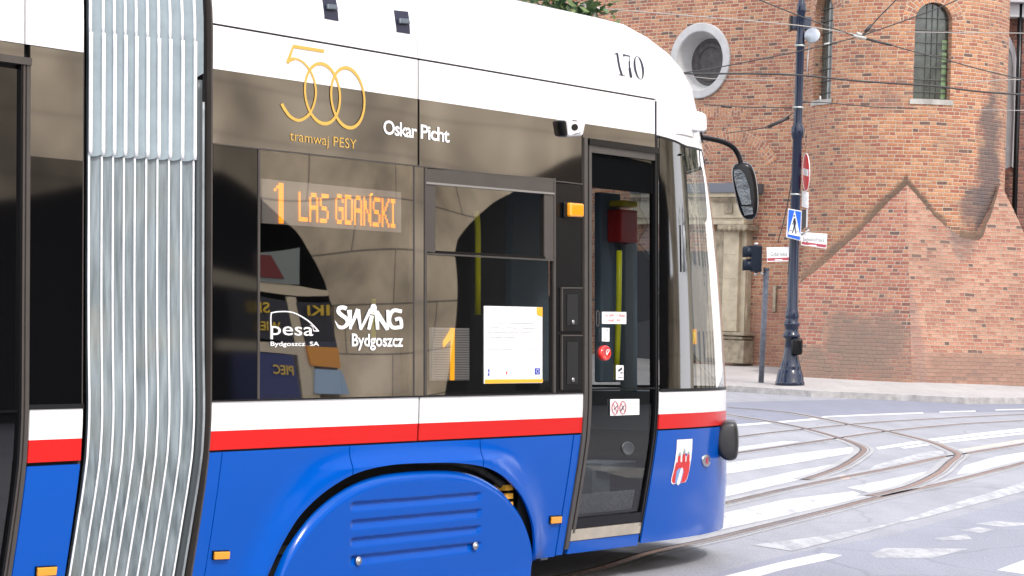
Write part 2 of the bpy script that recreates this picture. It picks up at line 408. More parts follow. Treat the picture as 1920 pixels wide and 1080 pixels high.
# stickers on the door
def hitd(px,py):
    return side_hit(px,py)
def sticker(name,c,ex=.0,parent=door): return quad(name,M_vwhite,c,1,1,ex+.001,.003,parent)
def squig(c0,c1,wd,seed=0,gap=.25,jit=.8):
    """illegible small print: a broken wavering line"""
    rnd=random.Random(seed); out=[]; n=max(3,int(abs(c1[0]-c0[0])/2.2)); p=None
    for k in range(n):
        t=k/n; x=c0[0]+(c1[0]-c0[0])*t; y=c0[1]+(c1[1]-c0[1])*t
        if rnd.random()<gap: continue
        x2=x+abs(c1[0]-c0[0])/n*.85
        out.append(ribbon([(x,y+rnd.uniform(-jit,jit)*wd*.4),(x2,y+rnd.uniform(-jit,jit)*wd*.4)],wd*rnd.uniform(.6,1),.0045))
    return out
st=sticker('sticker',[(1129,584.5),(1174,585),(1174,607.5),(1129,607)])
M_pink=pm('faded_red_print',(.7,.35,.35),.6)
decal('small_print',M_pink,squig((1132,591),(1171,592),4,1)+squig((1140,600),(1162,600.5),4,2),st)
st=sticker('sticker',[(1129,614.5),(1142.5,615),(1142.5,640.5),(1129,640)])
decal('small_print',M_vgrey,squig((1131,637),(1141,637),1.5,3,0.1)+squig((1137,619),(1139,619),4,4,0),st)
st=sticker('sticker',[(1155.5,684.5),(1169,685),(1169,712.5),(1155.5,712)])
decal('camera_symbol',M_vblack,[poly([(1157.5,694),(1164.5,688.5),(1166,692),(1159,697)],.0045),poly([(1162,698),(1167,698.3),(1167,700),(1162,699.6)],.0045)]+squig((1157.5,708),(1167.5,708.3),1.5,3,0.1),st)
st=sticker('no_smoking_sticker',[(1144.5,748.5),(1198.5,748),(1198.5,777.5),(1144.5,779.5)])
M_ring=pm('dark_red_print',(.45,.05,.08),.6)
decal('prohibition_sign',M_ring,[ribbon(ell(1152.3,764.8,5.7,11.8,24),1.4,.0045,True),ribbon([(1148.6,756.5),(1156,773)],1.1,.0046),ribbon(ell(1167,764.3,5.7,11.8,24),1.4,.0045,True),ribbon([(1163.3,756),(1170.8,772.5)],1.1,.0046)],st)
decal('prohibition_symbol',M_vblack,[ribbon([(1149.5,768),(1156,761)],1.4,.005),ribbon([(1163.5,770),(1169,760)],1.8,.005)],st)
decal('small_print',M_vgrey,squig((1177,757),(1194,756.5),1.3,5,.15)+squig((1177,763),(1195,762.5),1,6,.2)+squig((1177,769),(1194,768.5),1,7,.2),st)
decal('door_pull',M_frame,[ribbon(cs([(1119.5,582),(1117.5,586),(1117.3,600),(1117.5,608),(1119.5,612),(1122,609),(1122.3,600),(1122,586),(1119.5,582)],4),1.5,.004)],door)
decal('button_symbol',M_vwhite,[ribbon(ell(1136.5,661,3.4,5.5,16,a0=.6,a1=4.2),1.2,.0135),ribbon([(1134.5,664),(1138,658)],1.6,.0136)],btn)
# round lens low on the door glass
ln=pxdisc('round_vent',pm('grey_translucent',(.06,.065,.07),.4),1179,841,11,12.5,[(-.01,1),(-.004,1),(-.002,.9),(-.004,.85),(-.004,0)],parent=door)

# ---- blue skirt with the wheel arch
k5=off(380,720,2.595)
arch=[side_hit(p[0],p[1],.034) for p in cs(k5([(300,960),(345,850),(400,740),(480,620),(600,510),(740,430),(900,390),(1100,378),(1250,380),(1380,402),(1470,450),(1550,540),(1597,650),(1612,750),(1612,885)]),8)]
arch=[(a,z) for a,z in arch]
aS=np.array([a for a,z in arch]); aZ=np.array([z for a,z in arch])
amin=aS.min(); amax=aS.max(); ZBOT=.185
# extend the left foot of the arch straight down to the skirt's lower edge
i0=int(np.argmin(aS[:10])); 
def arch_z(s):
    if s<=amin+1e-4 or s>=amax-1e-4: return ZBOT
    m=[]
    for k in range(len(arch)-1):
        a,b2=arch[k],arch[k+1]
        if (a[0]-s)*(b2[0]-s)<=0 and a[0]!=b2[0]: m.append(a[1]+(b2[1]-a[1])*(s-a[0])/(b2[0]-a[0]))
    if not m: return ZBOT
    lim=min(m)if False else max(m)
    return lim
def arch_dist(s,z): return float(np.min(np.hypot(aS-s,aZ-z)))
def skirt(name,s0,s1,n,ztop=zF-.004):
    cols=list(np.linspace(s0,s1,n+1)); nv=22
    def fn(u,v):
        s=cols[round(u*n)]; zl=arch_z(s)
        z=zl+(ztop-zl)*(v**1.0); d=arch_dist(s,z) if s>amin-.4 else 9
        fl=.040*math.exp(-(d/.10)**2) if z>.19 else 0
        fl=min(fl,.04)*min(1,max(0,(ztop-z)/.10))
        return s,z,fl
    return grid(name,M_blue,fn,n,nv,0,.014)
backing(397,500,.2,zF); 
sL=SX(397);s422=SX(421)
skirt('skirt_panel',sL,s422-.003,4)
skirt('skirt_panel',s422+.004,SX(658.5),60)
skirt('skirt_panel',SX(660.5),SX(903),60)
skirt('skirt_panel',SX(905),SX(1078),50)
dq('skirt_panel',M_blue,SX(1080.5),SX(1092.5),.19,zF-.004,.0,.02,16,tram)
dq('inner_panel',M_matblack,SX(1000),SX(1092.5),.24,zF,-.02,.01,16,tram)
# side marker lamps
for c in([(399,1034),(427,1033),(426,1047),(398,1048)],[(1031,968.5),(1050,967.5),(1049,979.5),(1030,981)],[(67,1063.5),(103,1061.5),(101,1077),(66,1079)]):
    rr=[(c[0][0]-1.5,c[0][1]-1.5),(c[1][0]+1.5,c[1][1]-1.5),(c[2][0]+1.5,c[2][1]+1.5),(c[3][0]-1.5,c[3][1]+1.5)]
    m_=pxbox('marker_lamp',M_amber,c,.0,.016,bw=.003); pxbox('lamp_rim',M_black,rr,-.004,.008,parent=m_,bw=.002)
# bogie cover with pressed louvres
kc=[side_hit(*p) for p in cs(k5([(340,980),(380,880),(420,800),(490,700),(560,620),(650,545),(760,482),(900,440),(1100,422),(1240,427),(1350,457),(1450,520),(1530,615),(1572,710),(1590,800),(1592,890)]),8)]
def curve_z(cv,s):
    m=[]
    for a,b2 in zip(cv[:-1],cv[1:]):
        if (a[0]-s)*(b2[0]-s)<=0 and a[0]!=b2[0]: m.append(a[1]+(b2[1]-a[1])*(s-a[0])/(b2[0]-a[0]))
    return max(m) if m else None
cs0=min(a for a,z in kc)+.003; cs1=max(a for a,z in kc)-.003
louv=[]
for (x0,y0,x1,y1,h) in((702,575,1337,516,46),(702,662,1337,597,48),(700,748,1335,677,48),(698,830,1335,762,50)):
    a=side_hit(380+x0/2.595,720+y0/2.595); b2=side_hit(380+x1/2.595,720+y1/2.595); c=side_hit(380+x0/2.595,720+(y0+h)/2.595)
    louv.append((a[0],b2[0],(a[1]+b2[1])/2,(c[1])+((b2[1]-a[1])/2)))
def lou(s,z):
    for a,b2,zt_,zb_ in louv:
        if a<s<b2 and zb_<z<zt_:
            v=(zt_-z)/(zt_-zb_); e=min(1,(s-a)/.02,(b2-s)/.02)
            return -.020*e*(min(1,v/.12) if v<.12 else (1-(v-.12)/.88))**1.0
    return 0
nC=190
def fcov(u,v):
    u2=u; s=cs0+(cs1-cs0)*u; zt_=curve_z(kc,s) or .2; zl=.04; zt_=max(zt_,zl+.02)
    z=zl+(zt_-zl)*v
    ed=min((zt_-z),min(s-cs0,cs1-s)*1.4); rd=-.03*max(0,1-ed/.045)**2
    # keep the underside edge straight
    return s,z,lou(s,z)+rd
cov=grid('bogie_cover',M_blue,fcov,nC,120,.028,.012)
for q in((662,1049),(881.5,1021)):
    s,z=hit(*q); p=surf(s,z,.03)
    sc_=mk('cover_screw',*lathed([(0,.022),(.006,.022),(.010,.018),(.010,.009),(.014,.009),(.015,.004)],n=16),M_silver,parent=cov,smooth=True); sc_.location=p; sc_.rotation_euler=(R(90),0,0)
# running gear behind the cover
V,Fc=join_data([boxd(((amin+amax)/2+TN,.33,.55),(amax-amin)/2+.05,.16,.5)])
bog=mk('bogie',V,Fc,M_matblack,tram)
rust=pm('rusty_steel',(.09,.05,.03),.7,noise=.5,nscale=20)
lv=[np.array([aS_+TN,.095+random.uniform(0,.02),aZ_-.0]) for aS_,aZ_ in arch[12:-24:3]]
mk('wheel_arch_liner',*tubed(lv,[random.uniform(.012,.022) for _ in lv],8),pm('dirty_rubber',(.03,.028,.026),.8,noise=.6,nscale=18),bog,True)
a=side_hit(955,925)
mk('suspension_spring',*join_data([boxd((a[0]+TN+.0,.10,a[1]+.03-k*.045),.035,.04,.014) for k in range(4)]),pm('orange_spring',(.65,.33,.03),.5),bog)
a=side_hit(1035,1020)
mk('coupling_hatch',*join_data([boxd((a[0]+TN,.20,a[1]),.035,.03,.09),boxd((a[0]+TN,.18,a[1]+.03),.02,.03,.012)]),pm('grey_steel',(.2,.22,.25),.4,metal=.6,noise=.5,nscale=30),bog)
mk('underbody',*join_data([boxd((-3.2,1.17,.30),4.2,.85,.12),boxd((1.0,1.17,.30),.55,.7,.1)]),M_matblack,tram)
for tx in(-3.1,-1.3):
    for yy in(.45,1.5):
        wv,wf=lathed([(-.06,.3),(-.03,.33),(.06,.30)],n=28); wv=[(v[0],v[2],v[1]) for v in wv]
        o=mk('wheel',wv,wf,rust,bog,True); o.location=(tx,yy,.30)

# ---- nose: stripes, blue front, windscreen
def nz(name,mat,fz0,fz1,s0=.0005,s1=2.0,nu=60,nv=3,ex=0,th=.01,parent=None):
    def fn(u,v):
        s=s0+(s1-s0)*u; a=fz0(s) if callable(fz0) else fz0; b2=fz1(s) if callable(fz1) else fz1
        return s,a+(b2-a)*v
    return grid(name,mat,fn,nu,nv,ex,th,parent)
sn0=-(TN-(SX(1236.5)+TN))   # side coordinate just ahead of the door
zEn,zDn,zFn=zE,zD,zF
nz('nose_white_stripe',M_white,zEn,zDn-.004,s0=sn0 if sn0<0 else .0005)
def frontcol(name,mat,z0,z1,nv,ex=0):
    return nz(name,mat,z0,z1,nv=nv,ex=ex)
nz('nose_red_stripe',M_red,zFn+.006,zEn,nv=3)
nz('nose_skirt',M_blue,.20,zFn-.004,nv=22)
nz('inner_panel',M_matblack,.25,zA,ex=-.03,nv=20) if False else None
# windscreen upper edge: pixels -> z(s)
edge=[nose_hit(*p) for p in((1240,258),(1262,263),(1285,275),(1305,290),(1320,303))]
es=[e[0] for e in edge]; ezz=[e[1] for e in edge]
def ztop(s):
    q=min(s,2-s); return float(np.interp(q,[0]+es+[1],[edge[0][1]+.004]+ezz+[ezz[-1]-.05]))
nz('windscreen_surround',M_white,lambda s:ztop(s)+.004,zr-.001,nv=10)
dq('corner_panel',M_white,SX(1230.5),0,edge[0][1]+.012,zr-.001,0,.01,8,tram)
ws=nz('windscreen',M_shield,zD+.012,lambda s:ztop(s)-.004,s0=.12,s1=1.88,nv=24,th=None)
nz('cab_side_window',M_pane,zD+.012,lambda s:ztop(s)-.004,s0=.0005,s1=.118,nu=8,nv=16,th=.006)
nz('windscreen_seal',M_rubber,lambda s:ztop(s)-.006,lambda s:ztop(s)+.006,nv=1,ex=.003)
nz('windscreen_seal',M_rubber,zD-.006,zD+.012,nv=1,ex=.003)
# panel lines on the nose
decal('panel_line',M_vblack,[ribbon([(1264,197),(1280,201),(1299,208)],1.2,.007)],rf)
decal('panel_line',M_vblack,[ribbon([(1266,249.5),(1282,253.5),(1297,258)],2.0,.007)],rf)
quad('panel_line',M_vblack,[(1229,190),(1231,190),(1231,258),(1229,258)],1,1,.001,.004)
# driver's cab inside
M_cabg=pm('cab_grey',(.25,.29,.3),.6)
def inbox(name,mat,px0,py0,px1,py1,o,depth=.05,parent=None):
    a=tz(px0,py0,-o); b2=tz(px1,py1,-o); c=((a[0]+b2[0])/2,o+depth/2,(a[1]+b2[1])/2)
    ob=mk(name,*boxd(c,abs(b2[0]-a[0])/2,depth/2,abs(a[1]-b2[1])/2),mat,parent or tram); return bevel(ob,.01)
nz('nose_lining',M_int,.22,zD-.01,nv=10,ex=-.035)
nz('nose_lining',M_int,lambda s:ztop(s)+.01,3.02,nv=8,ex=-.035)
# ---- interior
mk('floor',*boxd((-3.0,1.18,.37),3.9,1.02,.02),M_int,tram)
mk('ceiling',*boxd((-3.3,1.18,2.62),3.6,1.05,.02),M_int,tram)
mk('far_wall',*boxd((-3.3,2.28,1.45),3.6,.02,1.2),M_int,tram)
mk('far_side_skirt',*boxd((-3.3,2.33,.52),3.6,.012,.34),M_blue,tram)
mk('far_side_panel',*boxd((-3.3,2.33,1.8),3.6,.012,.94),M_white,tram)
mk('roof_top',*boxd((-3.3,1.18,3.28),3.6,.6,.02),M_white,tram)
mk('cab_bulkhead',*boxd((-.64,1.5,1.45),.02,.8,1.15),M_int,tram)
mk('dashboard',*boxd((1.35,1.2,.95),.25,.75,.12),pm('dashboard_grey',(.12,.13,.14),.6),tram)
mk('cab_rear_panel',*boxd((-.1,1.05,1.45),.45,.02,1.1),M_int,tram)
inbox('driver_partition',M_intb,1127,360,1165,716,.45)
inbox('cab_panel',M_intb,960,350,1030,716,.5)
inbox('cab_panel',M_intb,1176,455,1196,735,.50,.04)
def post(name,mat,pts,o,r,parent=None):
    P=[(*(lambda a:(a[0],o,a[1]))(tz(x,y,-o)),) for x,y in pts]
    return mk(name,*tubed(P,r,12),mat,parent or tram,True)
post('grab_pole',M_yellow,[(893,396),(895,412),(896,440),(896,590)],.35,.016)
post('grab_pole',M_yellow,[(1161,470),(1160,560),(1158,640),(1155,712)],.25,.017)
vb=inbox('ticket_validator',M_redbox,1165,392,1196,456,.35,.1)
inbox('validator_label',pm('yellow_label',(.8,.6,.02),.5),1168,375,1196,389,.35,.1,vb)
inbox('validator_post',M_cabg,1172,456,1190,735,.40,.04)
inbox('seat',pm('seat_fabric',(.05,.06,.12),.8),560,640,640,742,.7,.4)
inbox('seat',pm('seat_fabric',(.05,.06,.12),.8),680,640,752,742,.7,.4)
post('grab_pole',M_yellow,[(700,560),(700,650),(700,742)],.8,.014)
inbox('door_bin',M_cabg,1112,880,1145,945,.4,.2)
inbox('cab_ledge',M_cabg,1130,868,1195,880,.35,.3)
# destination display
dc=[(498,334.6),(758.4,360),(758.4,435.7),(498,418)]
disp=quad('destination_display',M_ledoff,dc,1,1,-.02,.02,px=True)
F57={'L':['1....']*6+['11111'],'A':['.111.','1...1','1...1','11111','1...1','1...1','1...1'],'S':['.1111','1....','1....','.111.','....1','....1','1111.'],
'G':['.111.','1...1','1....','1.111','1...1','1...1','.111.'],'D':['1111.','1...1','1...1','1...1','1...1','1...1','1111.'],'N':['1...1','11..1','11..1','1.1.1','1..11','1..11','1...1'],
'K':['1...1','1..1.','1.1..','11...','1.1..','1..1.','1...1'],'I':['111','.1.','.1.','.1.','.1.','.1.','111'],'1':['..11','.111','1.11','..11','..11','..11','..11','..11','..11','..11','..11','..11','..11','..11']}
def led(chars,u0,u1,v0,v1,quadpx,ex,split=3):
    q=[np.array(side_hit(*p)) for p in quadpx]
    def P(u,v): return (q[0]*(1-u)+q[1]*u)*(1-v)+(q[3]*(1-u)+q[2]*u)*v
    cols=sum(len(F57[c][0]) for c in chars if c!=' ')+ (len(chars)-1)*1+chars.count(' ')*1
    cw=(u1-u0)/cols; x=u0; parts=[]
    for c in chars:
        if c==' ': x+=2*cw; continue
        g=F57[c.replace('Ń','N')]; rows=len(g)*split; rh=(v1-v0)/rows
        for r_,row in enumerate(g):
            for k,ch in enumerate(row):
                if ch=='1':
                    for m in range(split):
                        a=v0+(r_*split+m)*rh
                        for hcol in range(2):
                            ua=x+k*cw+hcol*cw/2; pts=[P(ua+.06*cw,a+.15*rh),P(ua+.46*cw,a+.15*rh),P(ua+.46*cw,a+rh*.85),P(ua+.06*cw,a+rh*.85)]
                            parts.append(([surf(*p_,ex) for p_ in pts],[(0,1,2,3)]))
        x+=(len(g[0])+1)*cw
    return parts
decal('led_digits',M_led,led('1',.075,.14,.06,.98,dc,-.0165,2),disp)
decal('led_letters',M_led,led('LAS',.245,.455,.22,.90,dc,-.0165),disp)
decal('led_letters',M_led,led('GDANSKI',.505,.95,.19,.90,dc,-.0165)+[([surf(*side_hit(x,y),-.0165) for x,y in((701,362),(705,363),(701,368),(698,367))],[(0,1,2,3)])],disp)
rl=quad('route_number_display',pm('led_panel_grey',(.55,.55,.55),.5),[(817,614),(886,615.5),(886,713),(817,713.5)],1,1,-.02,.02)
ys=[616+k*4.6 for k in range(21)]
decal('led_row',pm('led_row_dark',(.05,.05,.055),.5),[ribbon([(818,y+3),(885,y+3.6)],.9,-.0165) for y in ys],rl)
decal('led_digit',pm('yellow_led_digit',(.7,.4,.01),.5,emit=(1,.42,.01),estr=1.2),[poly([(850,614.7),(857.5,615),(857,713),(848.5,713)],-.0155),poly([(850,616),(850,636),(836,653),(835,641)],-.0155)],rl)
# ---- lettering
k3=off(380,0,3.6)
gp=[ribbon(k3([(608,312),(818,346)]),6.2,.0030),ribbon(k3([(611,305),(570,425)]),[3.2,6.5],.0034)]
b5=cs(k3([(566,418),(620,396),(680,425),(735,500),(760,600),(752,690),(715,772),(650,812),(592,790),(552,740),(530,700)]),8)
gp.append(ribbon(b5,[6 if k<8 else (3.6 if k<48 else 5.5) for k in range(len(b5))],.0032))
for cx,cy in((806,632),(976,660)):
    e=[(cx+ (118 if cx<900 else 112)*math.cos(a)+ -12*math.sin(a), cy-203*math.sin(a)+8*math.cos(a)) for a in np.linspace(0,2*math.pi,48,endpoint=False)]
    gp.append(ribbon(k3(e),[3.7+2.8*abs(math.sin(a))**3 for a in np.linspace(0,2*math.pi,48,endpoint=False)],.0028 if cx<900 else .0036,True))
decal('gold_numeral_logo',M_gold,gp)
text_tram('lettering','tramwaj PESY',M_gold,(542.5,263),(667.5,280),20,bold=-.008)
text_tram('lettering','Oskar',M_vwhite,(718,250.5),(781,259),27,bold=.018,space=.9)
text_tram('lettering','Picht',M_vwhite,(788,259),(842,267),27,bold=.018,space=.9)
# number on the roof cove
k2=off(1080,0,4.5)
num=[ribbon(k2(cs([(345,448),(352,500),(365,570),(385,636)])),[1.5]+[3.4]*18,.0035),ribbon(k2([(320,460),(345,446)]),1.6,.0036),ribbon(k2([(358,630),(412,641)]),1.2,.0036),
     ribbon(k2([(392,462),(455,476)]),[2.6,1.6],.0036),ribbon(k2([(396,460),(402,486)]),1.1,.0036),ribbon(k2(cs([(453,478),(447,520),(450,580),(463,655)])),[1.2]*6+[2.6]*6+[4.2]*7,.0035)]
e=[(527+34*math.cos(a)-13*math.sin(a),572-96*math.sin(a)+8*math.cos(a)) for a in np.linspace(0,2*math.pi,40,endpoint=False)]
num.append(ribbon(k2(e),[.8+2.9*abs(math.cos(a))**1.5 for a in np.linspace(0,2*math.pi,40,endpoint=False)],.0035,True))
decal('fleet_number',M_vblack,num)
# window logos
kl=off(490,560,6.62)
decal('window_logo',M_vwhite,[ribbon(kl(cs([(112,340),(110,250),(115,178)])),1.9,.004),ribbon(kl(cs([(110,178),(200,162),(330,162),(430,190),(560,265),(640,335),(700,403)])),2.2,.0042),ribbon(kl([(708,402),(640,400)]),1.9,.004),ribbon(kl([(600,330),(630,345),(640,400)]),1.2,.0041)],win1)
text_tram('lettering','pesa',M_vwhite,(506,627.5),(586,629.5),26,.004,bold=.004,parent=win1)
text_tram('lettering','Bydgoszcz  SA',M_vwhite,(506,648.5),(597,648.5),8.5,.004,bold=.012,parent=win1)
sw=[]
sw.append(ribbon(kl(cs([(1050,125),(1010,110),(960,118),(950,165),(990,205),(1050,250),(1060,310),(1010,355),(950,345),(905,270)])),[7.5]*40+[6.5]*8+[5,4,3,2.4,1.6,1,.5],.0040))
sw+= [ribbon(kl([(1085,140),(1100,380)]),[9,4],.0041),ribbon(kl([(1090,378),(1195,130)]),[4,8.5],.0042),ribbon(kl([(1190,135),(1225,385)]),[8,4],.0043),ribbon(kl([(1225,385),(1350,130)]),[4,6.5],.0044)]
sw+= [ribbon(kl([(1365,210),(1325,383)]),[7.5,6],.0041),poly(kl([(1384+39*math.cos(a),115-50*math.sin(a)) for a in np.linspace(0,2*math.pi,24,endpoint=False)]),.0046),ribbon(kl([(1340,145),(1365,185),(1400,185),(1430,150)]),[4,4,4,4],.0047)]
sw+= [ribbon(kl([(1420,150),(1436,383)]),[8,6],.0042),ribbon(kl([(1420,165),(1560,385)]),[9,7],.0043),ribbon(kl([(1562,385),(1562,140)]),[4,6],.0044)]
sw.append(ribbon(kl(cs([(1735,160),(1640,145),(1590,200),(1580,290),(1620,355),(1700,355),(1730,340),(1715,250),(1650,262)])),[7]*36+[6.5]*13,.0045))
decal('window_logo',M_vwhite,sw,win1)
text_tram('lettering','Bydgoszcz',M_vwhite,(658.5,648.5),(754.5,649.5),24,.004,bold=.022,parent=win1)
# paper notice in the lower window
nt_=quad('paper_notice',M_vwhite,[(907,573.5),(1016,576),(1016,718),(907,719.5)],1,1,.003,.002)
kp=off(900,560,6.354)
decal('small_print',M_vgrey,squig(*kp([(80,287),(625,297)]),2.0,11,.12)+squig(*kp([(80,345),(668,352)]),2.0,12,.12)+squig(*kp([(80,403),(630,407)]),2.0,13,.12)+squig(*kp([(80,460),(425,462)]),2.0,14,.12)+squig(*kp([(80,603),(690,605)]),1.4,15,.08)+squig(*kp([(80,658),(285,660)]),1.4,16,.08)
   +squig(*kp([(125,855),(190,857)]),1,17,.1)+squig(*kp([(125,880),(200,881)]),1,18,.1)+squig(*kp([(335,860),(410,861)]),1,19,.2)+squig(*kp([(345,886),(440,887)]),1,20,.2)+squig(*kp([(520,842),(630,844)]),1,21,.1)+squig(*kp([(545,870),(630,871)]),1,22,.2),nt_)
decal('orange_strip',M_vorange,[poly(kp([(50,962),(742,958),(742,997),(50,1012)]),.0045),poly(kp([(665,103),(737,104),(737,212),(700,208),(668,185)]),.0045)],nt_)
decal('blue_emblem',M_vblue,[poly(kp([(645,828),(708,827),(708,902),(645,904)]),.0045),poly(kp([(85,845),(105,835),(105,920),(80,915),(95,880)]),.0045)],nt_)
decal('star_ring',M_vwhite,[ribbon(kp(ell(677,865,16,26,20)),.7,.0055,True)],nt_)
decal('red_emblem',M_vred,[poly(kp([(300,880),(318,852),(318,905),(305,900)]),.0045)],nt_)
# coat of arms
kr=off(1240,810,9.82)
crest=decal('coat_of_arms',M_vwhite,[poly(kr([(282,140),(568,124),(560,300),(545,480),(510,700),(470,860),(430,925),(345,940),(300,985),(270,950),(200,962),(172,925),(175,860),(215,700),(250,500),(275,300)]),.0025)])
decal('red_castle',M_vred,[poly(kr([(268,560),(520,540),(500,720),(460,860),(420,920),(345,935),(290,935),(215,945),(185,905),(190,850),(230,700)]),.0036),
  poly(kr([(305,440),(348,435),(342,560),(295,570)]),.0037),poly(kr([(390,410),(438,405),(432,555),(378,560)]),.0037),poly(kr([(470,415),(512,410),(508,545),(460,550)]),.0037)],crest)
decal('grey_spire',pm('grey_print_mid',(.3,.35,.38),.6),[poly(kr([(338,350),(352,432),(302,438)]),.0038),poly(kr([(424,285),(442,403),(388,408)]),.0038),poly(kr([(495,345),(514,408),(468,413)]),.0038)],crest)
decal('gate_arch',pm('pale_blue_print',(.2,.35,.65),.6),[poly(kr([(240,940),(270,720),(310,670),(385,655),(400,720),(350,925),(300,950)]),.0039)],crest)
decal('gate_opening',M_vwhite,[poly(kr([(270,940),(320,760),(350,665),(385,650),(375,760),(340,900),(300,985)]),.0046)],crest)
em=pxdisc('round_badge',M_silver,1323,863.5,7.5,11.5,[(0,1),(.008,1),(.012,.85),(.012,0)])
decal('badge_mark',M_ring,[poly([(1320,859),(1324,855),(1324,870),(1319.5,868)],.0135)],em)

# ---- small things fixed on the shell
for c in([(603,-8),(628,-8),(634.5,40),(608,35)],[(738,19),(765,22),(768.5,64),(743,60)]):
    h=quad('roof_hook_recess',M_vblack,c,1,3,.002,.004)
    x=sum(p[0] for p in c)/4; y=sum(p[1] for p in c)/4
    pxbox('hook_latch',pm('steel_latch',(.12,.14,.16),.3,metal=.5),[(x-9,y-6),(x+9,y-4),(x+11,y+5),(x-8,y+4)],.003,.018,parent=h,bw=.004)
# side camera
k6=off(760,200,3)
cm=pxbox('side_camera',pm('camera_white',(.75,.75,.75),.4),k6([(878,62),(985,70),(965,168),(888,172)]),.0,.045,bw=.018,seg=4)
pxbox('camera_face',M_black,k6([(852,78),(878,78),(888,168),(866,165)]),.0,.035,parent=cm,bw=.012)
decal('camera_lens',M_black,[poly([(p[0],p[1]) for p in k6(ell(912,118,19,19,20))],.0468)],cm)
decal('camera_mark',M_black,[ribbon(k6([(898,80),(925,82)]),1.6,.0468),ribbon(k6([(905,158),(945,148)]),1.0,.0468)],cm)
# mirror bracket box, arm and mirror
mir=empty('exterior_mirror'); mir.parent=tram
s,z=hit(1306,256); p0=surf(s,z,.03)
p0l=np.array(p0)
def atl(px,py,ref):  # point on the view ray at the depth of ref (local coords)
    Y=l2w(ref)[1]; P=at(px,py,Y)-TO; return np.array([P@et,-(P@eo),P@ez])
ref=p0l+np.array([.05,-.0,0])
A=[atl(x,y,ref+np.array([dx,0,0])) for x,y,dx in((1312,257,0),(1330,260,.02),(1355,266,.05),(1374,276,.08),(1384,290,.1),(1390,308,.1))]
mk('mirror_arm',*tubed(cs(A,5),.0165,12),M_black,mir,True)
c0=atl(1308,254,ref); mk('mirror_mount',*tubed([c0+np.array([0,0,.045]),c0-np.array([0,0,.045])],.034,16),M_black,mir,True)
cc=atl(1397,358,A[-1])
# mirror housing: rounded, glass looking back towards the driver
outl=[(1388,303),(1402,303),(1413,312),(1420,340),(1423,375),(1421,402),(1414,413),(1399,414),(1388,404),(1379,370),(1372,335),(1371,315),(1377,306)]
Pl=[atl(x,y,cc) for x,y in outl]; vd=np.array(Lm.T@(ray(1397,358)/np.linalg.norm(ray(1397,358))))
cen=sum(Pl)/len(Pl); V=[];n=len(Pl)
lay=[(-.05,.80),(-.035,.96),(0.0,1.0),(.03,.98),(.06,.85),(.075,.5)]
for d,k in lay: V+= [cen+(p-cen)*k+vd*d for p in Pl]
Fc=[]
for i in range(len(lay)-1):
    for k in range(n): Fc.append((i*n+k,i*n+(k+1)%n,(i+1)*n+(k+1)%n,(i+1)*n+k))
Fc+=[tuple(range(n))[::-1],tuple(range((len(lay)-1)*n,len(lay)*n))]
hs=mk('mirror_housing',V,Fc,M_black,mir,True); m_=hs.modifiers.new('s','SUBSURF'); m_.levels=2; m_.render_levels=2
M_mg=pm('mirror_glass',(.12,.13,.14),.04,metal=1,bump=.02,nscale=9)
def mquad(name,pts,d,mat):
    return mk(name,[atl(x,y,cc)+vd*d for x,y in pts],[tuple(range(len(pts)))],mat,hs)
g1=mquad('mirror_glass',[(1376,318),(1388,318),(1397,328),(1405,352),(1409,383),(1391,384),(1383,360),(1376,332)],-.057,M_mg)
g2=mquad('mirror_glass',[(1390,387),(1411,387),(1412,401),(1396,404)],-.057,M_mg)
bc=np.array(surf(*nose_hit(1300,228),.0)); po=[(1264,205),(1272,202),(1316,211),(1324,216),(1325,243),(1320,247),(1266,241)]
Pl=[atl(x,y,bc) for x,y in po]; n=len(Pl); V=[p+vd*d for d in(-.05,.16) for p in Pl]
mb=mk('mirror_bracket',V,[(k,(k+1)%n,n+(k+1)%n,n+k) for k in range(n)]+[tuple(range(n))[::-1],tuple(range(n,2*n))],M_white,tram); bevel(mb,.012,3)
# buffer lamp pod at the lower corner
pc=atl(1362,826,surf(*nose_hit(1352,826),.06)); po=[(1345,802),(1352,793),(1362,788.5),(1377,788),(1384,795),(1386,828),(1384,855),(1379,863),(1363,865),(1351,858),(1343,840),(1340,820)]
Pl=[atl(x,y,pc) for x,y in po]; cen=sum(Pl)/len(Pl); V=[];n=len(Pl)
lay=[(-.06,.72),(-.045,.9),(-.02,1.0),(.03,1.0),(.12,.97),(.2,.9)]
for d,k in lay: V+=[cen+(p-cen)*k+vd*d for p in Pl]
Fc=[(i*n+k,i*n+(k+1)%n,(i+1)*n+(k+1)%n,(i+1)*n+k) for i in range(len(lay)-1) for k in range(n)]+[tuple(range(n))[::-1],tuple(range((len(lay)-1)*n,len(lay)*n))]
pod=mk('corner_buffer',V,Fc,pm('satin_black',(.02,.02,.022),.35),tram,True); m_=pod.modifiers.new('s','SUBSURF'); m_.levels=2; m_.render_levels=2
